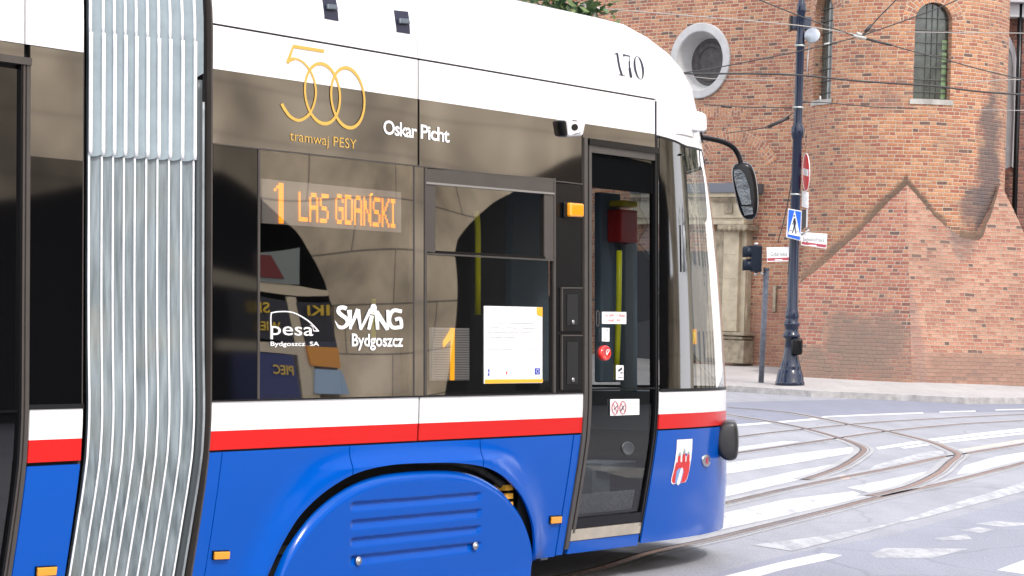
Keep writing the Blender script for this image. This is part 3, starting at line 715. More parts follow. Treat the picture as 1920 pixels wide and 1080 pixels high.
# second mirror seen through the windscreen (blue-grey blind and wiper)
sa,za=nose_hit(1275,400)
def innose(name,mat,pts,ex,parent=None): 
    V=[surf(*nose_hit(x,y),ex) for x,y in pts]; return mk(name,V,[tuple(range(len(V)))],mat,parent or tram)
innose('sun_blind',pm('blind_blue_grey',(.3,.38,.42),.6),[(1264,325),(1266,312),(1276,308),(1287,314),(1288,345),(1290,400),(1288,415),(1281,421),(1273,419),(1268,400),(1265,345)],-.03)
V,Fc=join_data([tubed([surf(*nose_hit(x,y),.012) for x,y in((1278,422),(1279,460),(1280,510))],.006,8),tubed([surf(*nose_hit(x,y),.012) for x,y in((1277,270),(1275,290),(1276,310))],.010,8)])
mk('wiper_arm',V,Fc,pm('wiper_grey',(.25,.26,.27),.4,metal=.5),tram,True)
dn=innose('small_number_card',pm('orange_card',(.8,.35,.03),.5),[(1293,617),(1312,617),(1312,645),(1294,645)],-.02)
decal('lettering',M_yellow,[ribbon(ell(1299,631,2.6,8,14),1.6,-.0185,True),ribbon([(1304,624),(1308,624),(1306,639)],1.8,-.0185)],dn)
# cab interior items seen through the windscreen
mk('driver_seat',*join_data([boxd((.55,1.2,1.25),.06,.25,.4),boxd((.75,1.2,.85),.22,.25,.06)]),M_int,tram)

# ---- rear section, bellows
sR0=SX(0)-.35
# rear car panels, pixel driven
def rq(name,mat,c,**k): return quad(name,mat,c,**k)
s0,s1_,s2,s3=SX(-30),SX(43),SX(46.5),SX(157)
zRA=side_hit(100,90)[1]
def rr(name,mat,x0,x1,z0,z1,nv=2,ex=0,th=.01): return dq(name,mat,SX(x0),SX(x1),z0,z1,ex,th,nv,tram)
zr1=side_hit(107,767)[1];zr2=side_hit(107,823.5)[1];zr3=side_hit(107,869)[1]
dq('inner_panel',M_matblack,SX(-60),SX(155),.3,2.95,-.03,.01,10,tram)
rr('rear_side_panel',M_white,-60,42,zRA,3.1,6); rr('rear_side_panel',M_white,46,154,zRA,3.1,6)
rr('rear_dark_panel',M_band,-60,42,2.49,zRA-.003); 
rr('rear_dark_panel',M_band,54,153.5,2.1,zRA-.003)
rr('rear_black_pane',M_pane,54,153.5,zr1+.02,2.1)
rr('rear_white_stripe',M_white,57,156,zr2,zr1); rr('rear_red_stripe',M_red,57,156,zr3+.008,zr2)
rr('rear_skirt_panel',M_blue,57,156,.19,zr3-.008,18)
rr('belt_trim',M_rubber,54,157,zr1,zr1+.02,ex=.004)
rr('rear_roof_panel',M_white,-60,154,3.1,3.3,4)
rdoor=empty('rear_door'); rdoor.parent=tram
zrt=side_hit(20,118)[1]
dq('door_glass',M_pane,SX(-60),SX(36),.35,zrt-.02,-.01,.006,24,rdoor)
dq('door_rail',M_black,SX(-60),SX(36),zr1-.01,zr1,-.002,.01,1,rdoor)
dq('door_frame',M_frame,SX(40),SX(43.5),.3,zrt,.004,.04,24,rdoor)
dq('door_frame',M_black,SX(36),SX(40),.3,zrt,.002,.04,24,rdoor)
dq('door_post',M_frame,SX(46),SX(53),.2,zrt+.03,.006,.04,24,tram)
dq('door_frame',M_frame,SX(-60),SX(53),zrt,zrt+.03,.012,.05,1,rdoor)
# bellows
M_bel=None
def bellmat():
    m,t,b=newmat('bellows_fabric')
    g=t.nodes.new('ShaderNodeTexCoord'); mp=t.nodes.new('ShaderNodeMapping'); mp.inputs['Scale'].default_value=(14,14,1.2)
    nz_=t.nodes.new('ShaderNodeTexNoise'); nz_.inputs['Scale'].default_value=3; nz_.inputs['Detail'].default_value=8
    r=t.nodes.new('ShaderNodeValToRGB'); r.color_ramp.elements[0].position=.3; r.color_ramp.elements[1].position=.72
    r.color_ramp.elements[0].color=(.085,.11,.12,1); r.color_ramp.elements[1].color=(.25,.30,.325,1)
    t.links.new(g.outputs['Object'],mp.inputs[0]); t.links.new(mp.outputs[0],nz_.inputs[0]); t.links.new(nz_.outputs[0],r.inputs[0]); 
    n2=t.nodes.new('ShaderNodeTexNoise'); n2.inputs['Scale'].default_value=2.5; n2.inputs['Detail'].default_value=4
    t.links.new(g.outputs['Object'],n2.inputs[0])
    r2=t.nodes.new('ShaderNodeValToRGB'); r2.color_ramp.elements[0].position=.5; r2.color_ramp.elements[1].position=.75
    mixn=t.nodes.new('ShaderNodeMix'); mixn.data_type='RGBA'; mixn.inputs[7].default_value=(.27,.25,.20,1)
    mt=t.nodes.new('ShaderNodeMath'); mt.operation='MULTIPLY'; mt.inputs[1].default_value=.5
    t.links.new(n2.outputs[0],r2.inputs[0]); t.links.new(r2.outputs[0],mt.inputs[0]); t.links.new(mt.outputs[0],mixn.inputs[0]); t.links.new(r.outputs[0],mixn.inputs[6]); t.links.new(mixn.outputs[2],b.inputs['Base Color'])
    b.inputs['Roughness'].default_value=.42; b.inputs['IOR'].default_value=1.6
    bp=t.nodes.new('ShaderNodeBump'); bp.inputs['Distance'].default_value=.004; t.links.new(nz_.outputs[0],bp.inputs['Height']); t.links.new(bp.outputs[0],b.inputs['Normal'])
    return m
M_bel=bellmat(); M_rib=pm('bellows_piping',(.8,.81,.83),.35,metal=0,noise=.15,nscale=12)
bell=empty('bellows'); bell.parent=tram
ribx=[163,187,208,228.5,249,270.5,291.5,313,336,359.5]
rs=[SX(x) for x in ribx]
def bex(z): return .010*math.exp(-((z-.95)/.35)**2)+ (-.0 if z<2.85 else 0)
zs=list(np.linspace(.05,3.2,70)); zfl=[side_hit(x,287+(x-163)*.055)[1] for x in ribx]
for k in range(len(rs)-1):
    V=[];Fc=[];W=9; g0=rs[k]; g1=rs[k+1]; wob=random.uniform(-.004,.004)
    for z in zs:
        for j in range(W+1):
            u=j/W; d=-.030*(math.sin(math.pi*u)**.8) - .008*math.sin(2*math.pi*u)
            s=g0+(g1-g0)*u; V.append(surf(s,z,bex(z)+d+wob*math.sin(z*3+k)*math.sin(math.pi*u)))
    for i in range(len(zs)-1):
        for j in range(W): a=i*(W+1)+j; Fc.append((a,a+1,a+W+2,a+W+1))
    mk('bellows_fold',V,Fc,M_bel,bell,True)
    # upper overlapping apron
    V=[];Fc=[]; zl=[zfl[k],zfl[k+1]]
    zz=list(np.linspace(0,1,24))
    for q in zz:
        for j in range(W+1):
            u=j/W; zb_=zl[0]*(1-u)+zl[1]*u-.012*math.sin(math.pi*u); z=zb_+(3.2-zb_)*q
            d=.006-.022*(math.sin(math.pi*u)**.9)-.010*math.sin(2*math.pi*u)
            V.append(surf(g0+(g1-g0)*u,z,bex(z)+d+.006*(1-q)**4))
    for i in range(len(zz)-1):
        for j in range(W): a=i*(W+1)+j; Fc.append((a,a+1,a+W+2,a+W+1))
    mk('bellows_apron',V,Fc,pm('apron_fabric',(.24,.295,.325),.4,noise=.15,nscale=9,bump=.003),bell,True)
for k,s in enumerate(rs):
    lo=[surf(s,z,bex(z)+.006) for z in np.linspace(.05,zfl[k],50)]; hi=[surf(s,z,bex(z)+.014) for z in np.linspace(zfl[k]-.005,side_hit(ribx[k],60+(k)*2)[1],20)]
    hh=[surf(s,z,bex(z)+.010) for z in np.linspace(side_hit(ribx[k],60+k*2)[1],3.2,20)]
    mk('bellows_rib',*join_data([tubed(lo,.0048,8),tubed(hi,.0088,8),tubed(hh,.007,8)]),M_rib,bell,True)
# edge flap and rubber profile on the right of the bellows
sA=SX(359.5); 
fl=quad('bellows_edge_flap',pm('apron_fabric',(.3,.35,.38),.4),[(sA,3.2),(SX(381),3.2),(SX(381),side_hit(381,137)[1]),(sA,side_hit(365,150)[1])],2,8,-.004,.01,bell,px=False)
V=[surf(SX(371),z,-.006+bex(z)) for z in np.linspace(.05,side_hit(371,150)[1],50)]
mk('bellows_seal',*tubed(V,.021,10),pm('seal_grey',(.045,.055,.06),.4),bell,True)
V=[surf(SX(379.5),z,-.002+bex(z)) for z in np.linspace(.05,side_hit(371,190)[1],50)]
mk('bellows_seal',*tubed(V,.008,8),pm('seal_light',(.3,.33,.35),.35,noise=.4,nscale=6),bell,True)
dq('bellows_backing',M_matblack,SX(160),SX(397),.05,3.2,-.075,.02,30,bell)
dq('gap_profile',M_rubber,SX(385),SX(392),.1,3.1,-.02,.04,30,bell)
dq('section_edge',M_frame,SX(394.2),SX(397),.18,2.93,.002,.03,30,tram)
dq('section_edge',M_frame,SX(154),SX(157.5),.18,2.7,-.006,.05,30,tram)
rear_roof=mk('rear_roof',*boxd((-6.0,1.18,3.2),1.2,1.0,.04),M_white,tram)

# ================================================================== ground
def shader_ground(name,base,var,scale,rough=.85,bump=.004,tint=None):
    m,t,b=newmat(name); g=t.nodes.new('ShaderNodeTexCoord')
    n1=t.nodes.new('ShaderNodeTexNoise'); n1.inputs['Scale'].default_value=scale; n1.inputs['Detail'].default_value=10; n1.inputs['Roughness'].default_value=.7
    n2=t.nodes.new('ShaderNodeTexNoise'); n2.inputs['Scale'].default_value=.35; n2.inputs['Detail'].default_value=5
    mp=t.nodes.new('ShaderNodeMapping'); mp.inputs['Rotation'].default_value=(0,0,R(60)); mp.inputs['Scale'].default_value=(3.2,.5,1)
    n3=t.nodes.new('ShaderNodeTexNoise'); n3.inputs['Scale'].default_value=1; n3.inputs['Detail'].default_value=6
    for n in(n1,n2): t.links.new(g.outputs['Object'],n.inputs[0])
    t.links.new(g.outputs['Object'],mp.inputs[0]); t.links.new(mp.outputs[0],n3.inputs[0])
    a=t.nodes.new('ShaderNodeMath'); a.operation='ADD'; t.links.new(n1.outputs[0],a.inputs[0]); t.links.new(n2.outputs[0],a.inputs[1])
    a2=t.nodes.new('ShaderNodeMath'); a2.operation='ADD'; t.links.new(a.outputs[0],a2.inputs[0]); t.links.new(n3.outputs[0],a2.inputs[1])
    r=t.nodes.new('ShaderNodeMapRange'); r.inputs[1].default_value=1.1; r.inputs[2].default_value=1.9; t.links.new(a2.outputs[0],r.inputs[0])
    c=t.nodes.new('ShaderNodeMix'); c.data_type='RGBA'; c.inputs[6].default_value=(*[x*(1-var) for x in base],1); c.inputs[7].default_value=(*[x*(1+var) for x in base],1)
    t.links.new(r.outputs[0],c.inputs[0]); t.links.new(c.outputs[2],b.inputs['Base Color']); b.inputs['Roughness'].default_value=rough
    n5=t.nodes.new('ShaderNodeTexNoise'); n5.inputs['Scale'].default_value=70; n5.inputs['Detail'].default_value=3; t.links.new(g.outputs['Object'],n5.inputs[0])
    mr=t.nodes.new('ShaderNodeMapRange'); mr.inputs[1].default_value=.3; mr.inputs[2].default_value=.7; mr.inputs[3].default_value=.72; mr.inputs[4].default_value=1.25; t.links.new(n5.outputs[0],mr.inputs[0])
    vm=t.nodes.new('ShaderNodeVectorMath'); vm.operation='SCALE'; t.links.new(c.outputs[2],vm.inputs[0]); t.links.new(mr.outputs[0],vm.inputs['Scale']); 
    vo=t.nodes.new('ShaderNodeTexVoronoi'); vo.feature='DISTANCE_TO_EDGE'; vo.inputs['Scale'].default_value=.45; nn=t.nodes.new('ShaderNodeVectorMath'); nn.operation='ADD'; t.links.new(g.outputs['Object'],nn.inputs[0]); t.links.new(n2.outputs[1],nn.inputs[1]); t.links.new(nn.outputs[0],vo.inputs[0])
    ck=t.nodes.new('ShaderNodeMapRange'); ck.inputs[1].default_value=.0; ck.inputs[2].default_value=.012; ck.inputs[3].default_value=.8; t.links.new(vo.outputs[0],ck.inputs[0])
    v2=t.nodes.new('ShaderNodeVectorMath'); v2.operation='SCALE'; t.links.new(vm.outputs[0],v2.inputs[0]); t.links.new(ck.outputs[0],v2.inputs['Scale']); t.links.new(v2.outputs[0],b.inputs['Base Color'])
    bp=t.nodes.new('ShaderNodeBump'); bp.inputs['Distance'].default_value=bump; t.links.new(n1.outputs[0],bp.inputs['Height']); t.links.new(bp.outputs[0],b.inputs['Normal'])
    return m
M_asph=shader_ground('pale_worn_asphalt',(.262,.265,.292),.16,9)
M_asph2=shader_ground('bluish_new_asphalt',(.19,.197,.245),.10,20)
M_asph_shade=shader_ground('shade_toned_asphalt',(.235,.242,.285),.12,20)
M_pave=shader_ground('pavement_slabs',(.36,.34,.33),.15,8)
def flat(name,pts,z,mat): 
    v=[(p[0],p[1],z) for p in pts]; o=mk(name,v,[tuple(range(len(v)))],mat)
    if o.data.polygons[0].normal.z<0: o.data.flip_normals()
    return tag(o,kind='structure')
flat('ground',[(-200,-60),(200,-60),(200,400),(-200,400)],0,M_asph)
kT=off(1340,660,3.3103); kB=off(1340,840,3.3103)
def gp_(pts,z=0): return [ground(x,y,z) for x,y in pts]
def gpoly(name,pts,z,mat): return flat(name,gp_(pts,z),z,mat)
# darker far lane, then a near sheet toned for shade
gpoly('lane_or_shade_sheet',kT([(-900,330),(0,316),(600,300),(1000,288),(2300,280),(2300,365),(1300,378),(680,402),(0,470),(-900,600)]),.001,M_asph2)
gpoly('lane_or_shade_sheet',kB([(-1600,1300),(200,720),(700,610),(1100,540),(1920,308),(2500,150),(2500,1300)]),.001,M_asph_shade)  # shadow of the building on the right, painted as a bluish road colour
# markings
def paint(name,wear,edge):
    m,t,b=newmat(name); g=t.nodes.new('ShaderNodeTexCoord'); n1=t.nodes.new('ShaderNodeTexNoise'); n1.inputs['Scale'].default_value=7; n1.inputs['Detail'].default_value=10; n1.inputs['Roughness'].default_value=.75
    mp=t.nodes.new('ShaderNodeMapping'); mp.inputs['Rotation'].default_value=(0,0,R(60)); mp.inputs['Scale'].default_value=(1,.3,1)
    t.links.new(g.outputs['Object'],mp.inputs[0]); t.links.new(mp.outputs[0],n1.inputs[0])
    r=t.nodes.new('ShaderNodeMapRange'); r.inputs[1].default_value=wear-.06; r.inputs[2].default_value=wear+.06; t.links.new(n1.outputs[0],r.inputs[0])
    c=t.nodes.new('ShaderNodeMix'); c.data_type='RGBA'; c.inputs[6].default_value=(.27,.272,.295,1); c.inputs[7].default_value=edge
    t.links.new(r.outputs[0],c.inputs[0]); t.links.new(c.outputs[2],b.inputs['Base Color']); b.inputs['Roughness'].default_value=.7; return m
M_pw=paint('road_paint',.38,(.58,.58,.57,1)); M_pf=paint('worn_road_paint',.42,(.45,.45,.455,1)); M_pv=paint('very_worn_road_paint',.5,(.40,.40,.41,1))
mk_n=0
def mark(pts,mat=None,z=.0022): 
    return gpoly('road_marking',pts,z,mat or M_pw)
mark(kT([(-300,640),(150,590),(430,552),(590,558),(520,572),(150,620),(-300,690)]),M_pf)
mark(kT([(-300,740),(80,688),(500,630),(860,588),(885,622),(500,690),(80,756),(-300,830)]),M_pf)
mark(kB([(-100,270),(80,235),(500,142),(700,108),(862,70),(870,98),(780,125),(560,190),(80,300),(-100,330)]),M_pf)
mark(kB([(820,245),(1100,190),(1400,128),(1385,165),(1260,205),(1000,285),(900,262)]),M_pf)
mark(kB([(-100,440),(70,400),(440,318),(860,268),(950,300),(350,440),(70,500),(-100,540)]),M_pf)
mark(kB([(1550,108),(1750,52),(1920,24),(2100,0),(2100,60),(1920,82),(1620,152),(1500,165)]),M_pf)
mark(kT([(960,730),(1000,700),(1300,620),(1420,610),(1430,650),(1100,712)]),M_pv)
mark(kT([(1000,592),(1330,540),(1620,505),(1920,472),(2200,440),(2200,460),(1920,492),(1600,525),(1380,552),(1150,585),(1020,605)]),M_pw)
mark(kT([(1150,592),(1400,556),(1650,525),(1920,500),(2200,470),(2200,480),(1920,510),(1650,540),(1400,568),(1180,600)]),M_pw,.0030)
mark(kT([(-200,470),(150,448),(400,430),(635,410),(680,398),(900,388),(1290,374),(1300,381),(900,396),(700,405),(650,420),(400,440),(150,459),(-200,482)]),M_pw)
mark(kT([(1395,370),(1620,363),(1620,370),(1395,376)]),M_pw); mark(kT([(1742,357),(2200,345),(2200,352),(1742,363)]),M_pw)
mark(kB([(230,602),(700,540),(1100,466),(1400,368),(1920,212),(2200,130),(2200,190),(1920,268),(1330,425),(1115,472),(800,560),(480,640)]),M_pv)
mark(kB([(0,812),(60,794),(420,705),(670,653),(792,665),(720,690),(420,755),(290,792),(100,850)]),M_pw)
mark(kB([(1752,757),(1920,695),(2100,650),(2100,790),(1920,782)]),M_pw)
mark(kB([(960,655),(1060,620),(1580,625),(1350,682),(1010,682)]),M_pv)
mark(kB([(1360,560),(1560,535),(1600,565),(1420,575)]),M_pv); mark(kB([(1620,470),(1740,452),(2000,470),(1800,490)]),M_pv)
mark(kB([(1520,510),(1640,490),(1740,505),(1650,528)]),M_pv)
mark(kT([(1480,610),(1700,575),(1920,540),(1920,575),(1620,610),(1500,628)]),pm('sandy_patch',(.48,.42,.36),.9,noise=.3,nscale=6),.0016)
mark(kB([(780,172),(840,168),(835,190),(790,195)]),pm('rust_patch',(.55,.4,.33),.9),.0035)
# worn strips beside the rails, rails and grooves
M_rail=pm('worn_rail_steel',(.5,.5,.52),.22,metal=.85,noise=.3,nscale=30)
M_groove=pm('rail_groove',(.09,.08,.085),.9,noise=.6,nscale=3)
M_bed=shader_ground('rail_edge_concrete',(.31,.305,.315),.2,10)
def rail_strip(name,pts,w0,w1,z,mat,kind=True,off_=0.):
    P=[np.array(ground(x,y)[:2]) for x,y in pts]; P=[np.array(q) for q in cs([(p[0],p[1]) for p in P],8)]
    V=[];Fc=[]
    for i,p in enumerate(P):
        d=P[min(i+1,len(P)-1)]-P[max(i-1,0)]; d/=np.linalg.norm(d)+1e-9; n=np.array([-d[1],d[0]])
        for ww in(w0,w1): q=p+n*(ww+off_); V.append((q[0],q[1],z))
    for i in range(len(P)-1): Fc.append((2*i,2*i+1,2*i+3,2*i+2))
    o=mk(name,V,Fc,mat)
    if o.data.polygons[0].normal.z<0: o.data.flip_normals()
    return tag(o,kind='structure')
rails={'near':(kB([(-2600,1080),(-900,790),(-400,650),(0,563),(280,494),(640,405),(960,322),(1180,270),(1400,225),(1700,150),(1920,93),(2300,-5)]),1.0),
'second':(kB([(-1200,560),(-300,420),(80,340),(450,255),(800,183),(1100,125),(1400,60),(1560,35),(1920,-25),(2300,-90)]),.8),
'curve_in':(kT([(560,794),(760,725),(880,655),(925,610),(890,580),(800,545),(600,487),(370,438),(80,390),(-200,340)]),.8),
'curve_out':(kB([(960,300),(1200,243),(1380,160),(1460,90)])+kT([(1510,640),(1440,600),(1330,558),(1050,490),(850,455),(640,410),(400,370),(80,345)]),.8),
'far_a':(kT([(-100,545),(150,526),(400,496),(960,440),(1500,407),(1920,387),(2300,370)]),.5),
'far_b':(kT([(-100,655),(160,624),(600,560),(1050,495),(1500,450),(1920,425),(2300,400)]),.5)}
for k,(pts,s) in rails.items():
    zz=.0055 if k.startswith('curve') else .0035
    rail_strip('track_bed',pts,-.12,.12,zz-.0008,M_bed)
    rail_strip('rail',pts,-.04,.02,zz+.0012,M_rail); rail_strip('rail_groove',pts,.021,.046,zz+.0004,M_groove)
    rail_strip('rail_groove',pts,-.072,-.064,zz+.0004,M_groove)
# pavement by the church
PSL=.028; PY=48.3
def pz(Y): return .12+max(0,(Y-PY))*PSL
def pav(px,py):
    d=ray(px,py); # plane z=.12+(Y-PY)*PSL
    s=(.12-PY*PSL-EYE+0)/(d[2]-PSL*d[1]); return CP+d*s
kb=[ground(x,y,.12) for x,y in kT([(-1500,200),(80,207),(600,240),(1200,265),(1550,283),(1920,284),(2600,270)])]
V=[];Fc=[]
for p in kb: V+=[(p[0],p[1],0),(p[0],p[1]-.0,.12),(p[0]+.0,p[1]+.15,.123),(p[0],p[1]+60,.12+60*PSL)]
for i in range(len(kb)-1):
    a=4*i; Fc+=[(a,a+4,a+5,a+1),(a+1,a+5,a+6,a+2)]
tag(mk('kerb',V,Fc,pm('kerb_stone',(.4,.38,.37),.8,noise=.3,nscale=6)),kind='structure')
tag(mk('pavement',V,[(4*i+2,4*i+6,4*i+7,4*i+3) for i in range(len(kb)-1)],M_pave),kind='structure')
gpoly('drain_strip',kT([(-300,300),(80,312),(600,300),(1000,289),(1000,283),(600,270),(80,262),(-300,255)]),.0016,M_asph)

# ================================================================== brick material
def brickmat(name,cols,mortar,bw=.36,rh=.078,mw=.017,dark=0.0,stain=None):
    m,t,b=newmat(name); N=t.nodes.new; K=t.links.new
    uv=N('ShaderNodeUVMap'); uv.uv_map='UVMap'
    wn=N('ShaderNodeTexNoise'); wn.inputs['Scale'].default_value=3; wn.inputs['Detail'].default_value=3; K(uv.outputs[0],wn.inputs[0])
    sub=N('ShaderNodeVectorMath'); sub.operation='SUBTRACT'; sub.inputs[1].default_value=(.5,.5,.5); K(wn.outputs[1],sub.inputs[0])
    scl=N('ShaderNodeVectorMath'); scl.operation='SCALE'; scl.inputs['Scale'].default_value=.035; K(sub.outputs[0],scl.inputs[0])
    add=N('ShaderNodeVectorMath'); K(uv.outputs[0],add.inputs[0]); K(scl.outputs[0],add.inputs[1])
    sp=N('ShaderNodeSeparateXYZ'); K(add.outputs[0],sp.inputs[0])
    def mth(op,a,b_=None,c=None):
        n=N('ShaderNodeMath'); n.operation=op
        for i,v in enumerate((a,b_,c)):
            if v is None: continue
            if isinstance(v,(int,float)): n.inputs[i].default_value=v
            else: K(v,n.inputs[i])
        return n.outputs[0]
    v=mth('DIVIDE',sp.outputs[1],rh); row=mth('FLOOR',v); fv=mth('FRACT',v)
    rn=N('ShaderNodeTexWhiteNoise'); rn.noise_dimensions='1D'; K(row,rn.inputs['W'])
    u=mth('ADD',mth('DIVIDE',sp.outputs[0],bw),mth('ADD',mth('MULTIPLY',row,.5),mth('MULTIPLY',rn.outputs[0],.25)))
    colI=mth('FLOOR',u); fu=mth('FRACT',u); hd=mth('GREATER_THAN',fu,.66)
    idu=mth('ADD',mth('MULTIPLY',colI,2),hd)
    cb=N('ShaderNodeCombineXYZ'); K(idu,cb.inputs[0]); K(row,cb.inputs[1])
    w1=N('ShaderNodeTexWhiteNoise'); w1.noise_dimensions='2D'; K(cb.outputs[0],w1.inputs['Vector'])
    ramp=N('ShaderNodeValToRGB'); ramp.color_ramp.interpolation='CONSTANT'
    e=ramp.color_ramp.elements; e[0].position=0; e[0].color=(*cols[0][1],1); e[1].position=cols[1][0]; e[1].color=(*cols[1][1],1)
    for p,c in cols[2:]: x=e.new(p); x.color=(*c,1)
    K(w1.outputs[0],ramp.inputs[0])
    du=mth('MINIMUM',mth('MINIMUM',fu,mth('SUBTRACT',1,fu)),mth('ABSOLUTE',mth('SUBTRACT',fu,.66))); du=mth('MULTIPLY',du,bw)
    dv=mth('MULTIPLY',mth('MINIMUM',fv,mth('SUBTRACT',1,fv)),rh); dd=mth('MINIMUM',du,dv)
    mr=N('ShaderNodeMapRange'); mr.inputs[1].default_value=mw*.5-.004; mr.inputs[2].default_value=mw*.5+.004; K(dd,mr.inputs[0])
    # within-brick mottling
    n2=N('ShaderNodeTexNoise'); n2.inputs['Scale'].default_value=22; n2.inputs['Detail'].default_value=4; K(uv.outputs[0],n2.inputs[0])
    m2=N('ShaderNodeMix'); m2.data_type='RGBA'; m2.blend_type='MULTIPLY'; m2.inputs[0].default_value=.55; K(ramp.outputs[0],m2.inputs[6])
    r2=N('ShaderNodeMapRange'); r2.inputs[3].default_value=.55; r2.inputs[4].default_value=1.35; r2.inputs[1].default_value=.3; r2.inputs[2].default_value=.7; K(n2.outputs[0],r2.inputs[0])
    cg=N('ShaderNodeCombineColor'); K(r2.outputs[0],cg.inputs[0]);K(r2.outputs[0],cg.inputs[1]);K(r2.outputs[0],cg.inputs[2]); K(cg.outputs[0],m2.inputs[7])
    mo=N('ShaderNodeMix'); mo.data_type='RGBA'; mo.inputs[6].default_value=(*mortar,1); K(mr.outputs[0],mo.inputs[0]); K(m2.outputs[2],mo.inputs[7])
    # large weathering
    n3=N('ShaderNodeTexNoise'); n3.inputs['Scale'].default_value=.55; n3.inputs['Detail'].default_value=7; n3.inputs['Roughness'].default_value=.65; K(uv.outputs[0],n3.inputs[0])
    r3=N('ShaderNodeMapRange'); r3.inputs[1].default_value=.45; r3.inputs[2].default_value=.75; r3.inputs[4].default_value=.6+dark; K(n3.outputs[0],r3.inputs[0])
    m3=N('ShaderNodeMix'); m3.data_type='RGBA'; m3.inputs[7].default_value=(.17,.11,.085,1); K(r3.outputs[0],m3.inputs[0]); K(mo.outputs[2],m3.inputs[6])
    outc=m3.outputs[2]
    if stain:
        for (cu,cv,ru,rv,colr,amt) in stain:
            sp2=N('ShaderNodeSeparateXYZ'); K(uv.outputs[0],sp2.inputs[0])
            a=mth('POWER',mth('ABSOLUTE',mth('DIVIDE',mth('SUBTRACT',sp2.outputs[0],cu),ru)),2); c=mth('POWER',mth('ABSOLUTE',mth('DIVIDE',mth('SUBTRACT',sp2.outputs[1],cv),rv)),2)
            n4=N('ShaderNodeTexNoise'); n4.inputs['Scale'].default_value=2.2; n4.inputs['Detail'].default_value=7; K(uv.outputs[0],n4.inputs[0])
            q=mth('ADD',mth('SUBTRACT',1,mth('ADD',a,c)),mth('MULTIPLY',mth('SUBTRACT',n4.outputs[0],.5),2.2))
            rr_=N('ShaderNodeMapRange'); rr_.inputs[1].default_value=0; rr_.inputs[2].default_value=.7; rr_.inputs[4].default_value=amt; K(q,rr_.inputs[0])
            m4=N('ShaderNodeMix'); m4.data_type='RGBA'; m4.inputs[7].default_value=(*colr,1); K(rr_.outputs[0],m4.inputs[0]); K(outc,m4.inputs[6]); outc=m4.outputs[2]
    K(outc,b.inputs['Base Color']); b.inputs['Roughness'].default_value=.9
    bp=N('ShaderNodeBump'); bp.inputs['Distance'].default_value=.012; K(mr.outputs[0],bp.inputs['Height']); K(bp.outputs[0],b.inputs['Normal'])
    return m
ORANGE=[(0,(0.384,0.163,0.083)),(.22,(0.440,0.198,0.101)),(.42,(0.348,0.133,0.076)),(.6,(0.477,0.243,0.130)),(.76,(0.300,0.103,0.064)),(.88,(0.402,0.208,0.123)),(.94,(0.125,0.071,0.057)),(.97,(0.219,0.112,0.078))]
RED=[(0,(0.300,0.109,0.070)),(.25,(0.344,0.139,0.090)),(.45,(0.265,0.089,0.062)),(.65,(0.360,0.173,0.104)),(.8,(0.231,0.085,0.059)),(.9,(0.161,0.071,0.055)),(.95,(0.100,0.064,0.055))]
MORT=(.49,.385,.29)
church=empty('brick_church',loc=(8.5,55.45,.2),label='old red brick church with round apse tower, arched windows and battered base',cat='church')
def chm(name,V,Fc,mat,smooth=False,uvs=None,parent=None):
    O=np.array([8.5,55.45,.2]); 
    if parent is not None and parent is not church: pass
    return mk(name,[np.asarray(v)-O for v in V],Fc,mat,parent or church,smooth,uvs)
# tower
TX,TY,TR=8.5,55.45,2.15; ZT=11.5
def tow_phi(px,py):   # pixel -> (phi,z) on the tower (phi=0 faces -Y, positive towards +X)
    d=ray(px,py); ox,oy=-TX,-TY; a=d[0]**2+d[1]**2; b_=2*(ox*d[0]+oy*d[1]); c=ox*ox+oy*oy-TR*TR; disc=b_*b_-4*a*c
    s=(-b_-math.sqrt(max(disc,0)))/(2*a); P=CP+d*s; return math.atan2(P[0]-TX,-(P[1]-TY)),P[2]
def tow(phi,z,r=TR): return (TX+r*math.sin(phi),TY-r*math.cos(phi),z)
wins=[]
for (xl,xr,yt,yb) in((1523,1569,-12,188),(1712,1786,4,188)):
    pa,_=tow_phi(xl,100); pb,_=tow_phi(xr,100); pc=(pa+pb)/2; hw=.40/TR; _,zb_=tow_phi((xl+xr)/2,yb); _,zt_=tow_phi((xl+xr)/2,yt)
    wins.append((pc,hw,zb_,zt_))
def wtop(pc,hw,zt_,phi):
    x=(phi-pc)/hw; x=max(-1,min(1,x)); sp_=zt_-hw*TR*1.0; return sp_+hw*TR*math.sqrt(1-x*x)
phis=list(np.linspace(-1.75,2.2,70))
for pc,hw,_,_ in wins: phis+=list(pc+hw*np.sin(np.linspace(-math.pi/2,math.pi/2,25)))
phis=sorted(set(round(p,5) for p in phis))
V=[];Fc=[];U=[]
def addq(pts,uv):
    k=len(V); V.extend(pts); U.extend(uv); Fc.append((k,k+1,k+2,k+3))
for a,b2 in zip(phis[:-1],phis[1:]):
    mid=(a+b2)/2; wn=[w_ for w_ in wins if abs(mid-w_[0])<w_[1]]
    segs=[(0,0,ZT,ZT)]
    if wn: pc,hw,zb_,zt_=wn[0]; segs=[(0,0,zb_,zb_),(wtop(pc,hw,zt_,a),wtop(pc,hw,zt_,b2),ZT,ZT)]
    for za,zb2,zc,zd in segs: addq([tow(a,za),tow(b2,zb2),tow(b2,zd),tow(a,zc)],[(a*TR,za),(b2*TR,zb2),(b2*TR,zd),(a*TR,zc)])
pr_,zs1=tow_phi(1850,380)
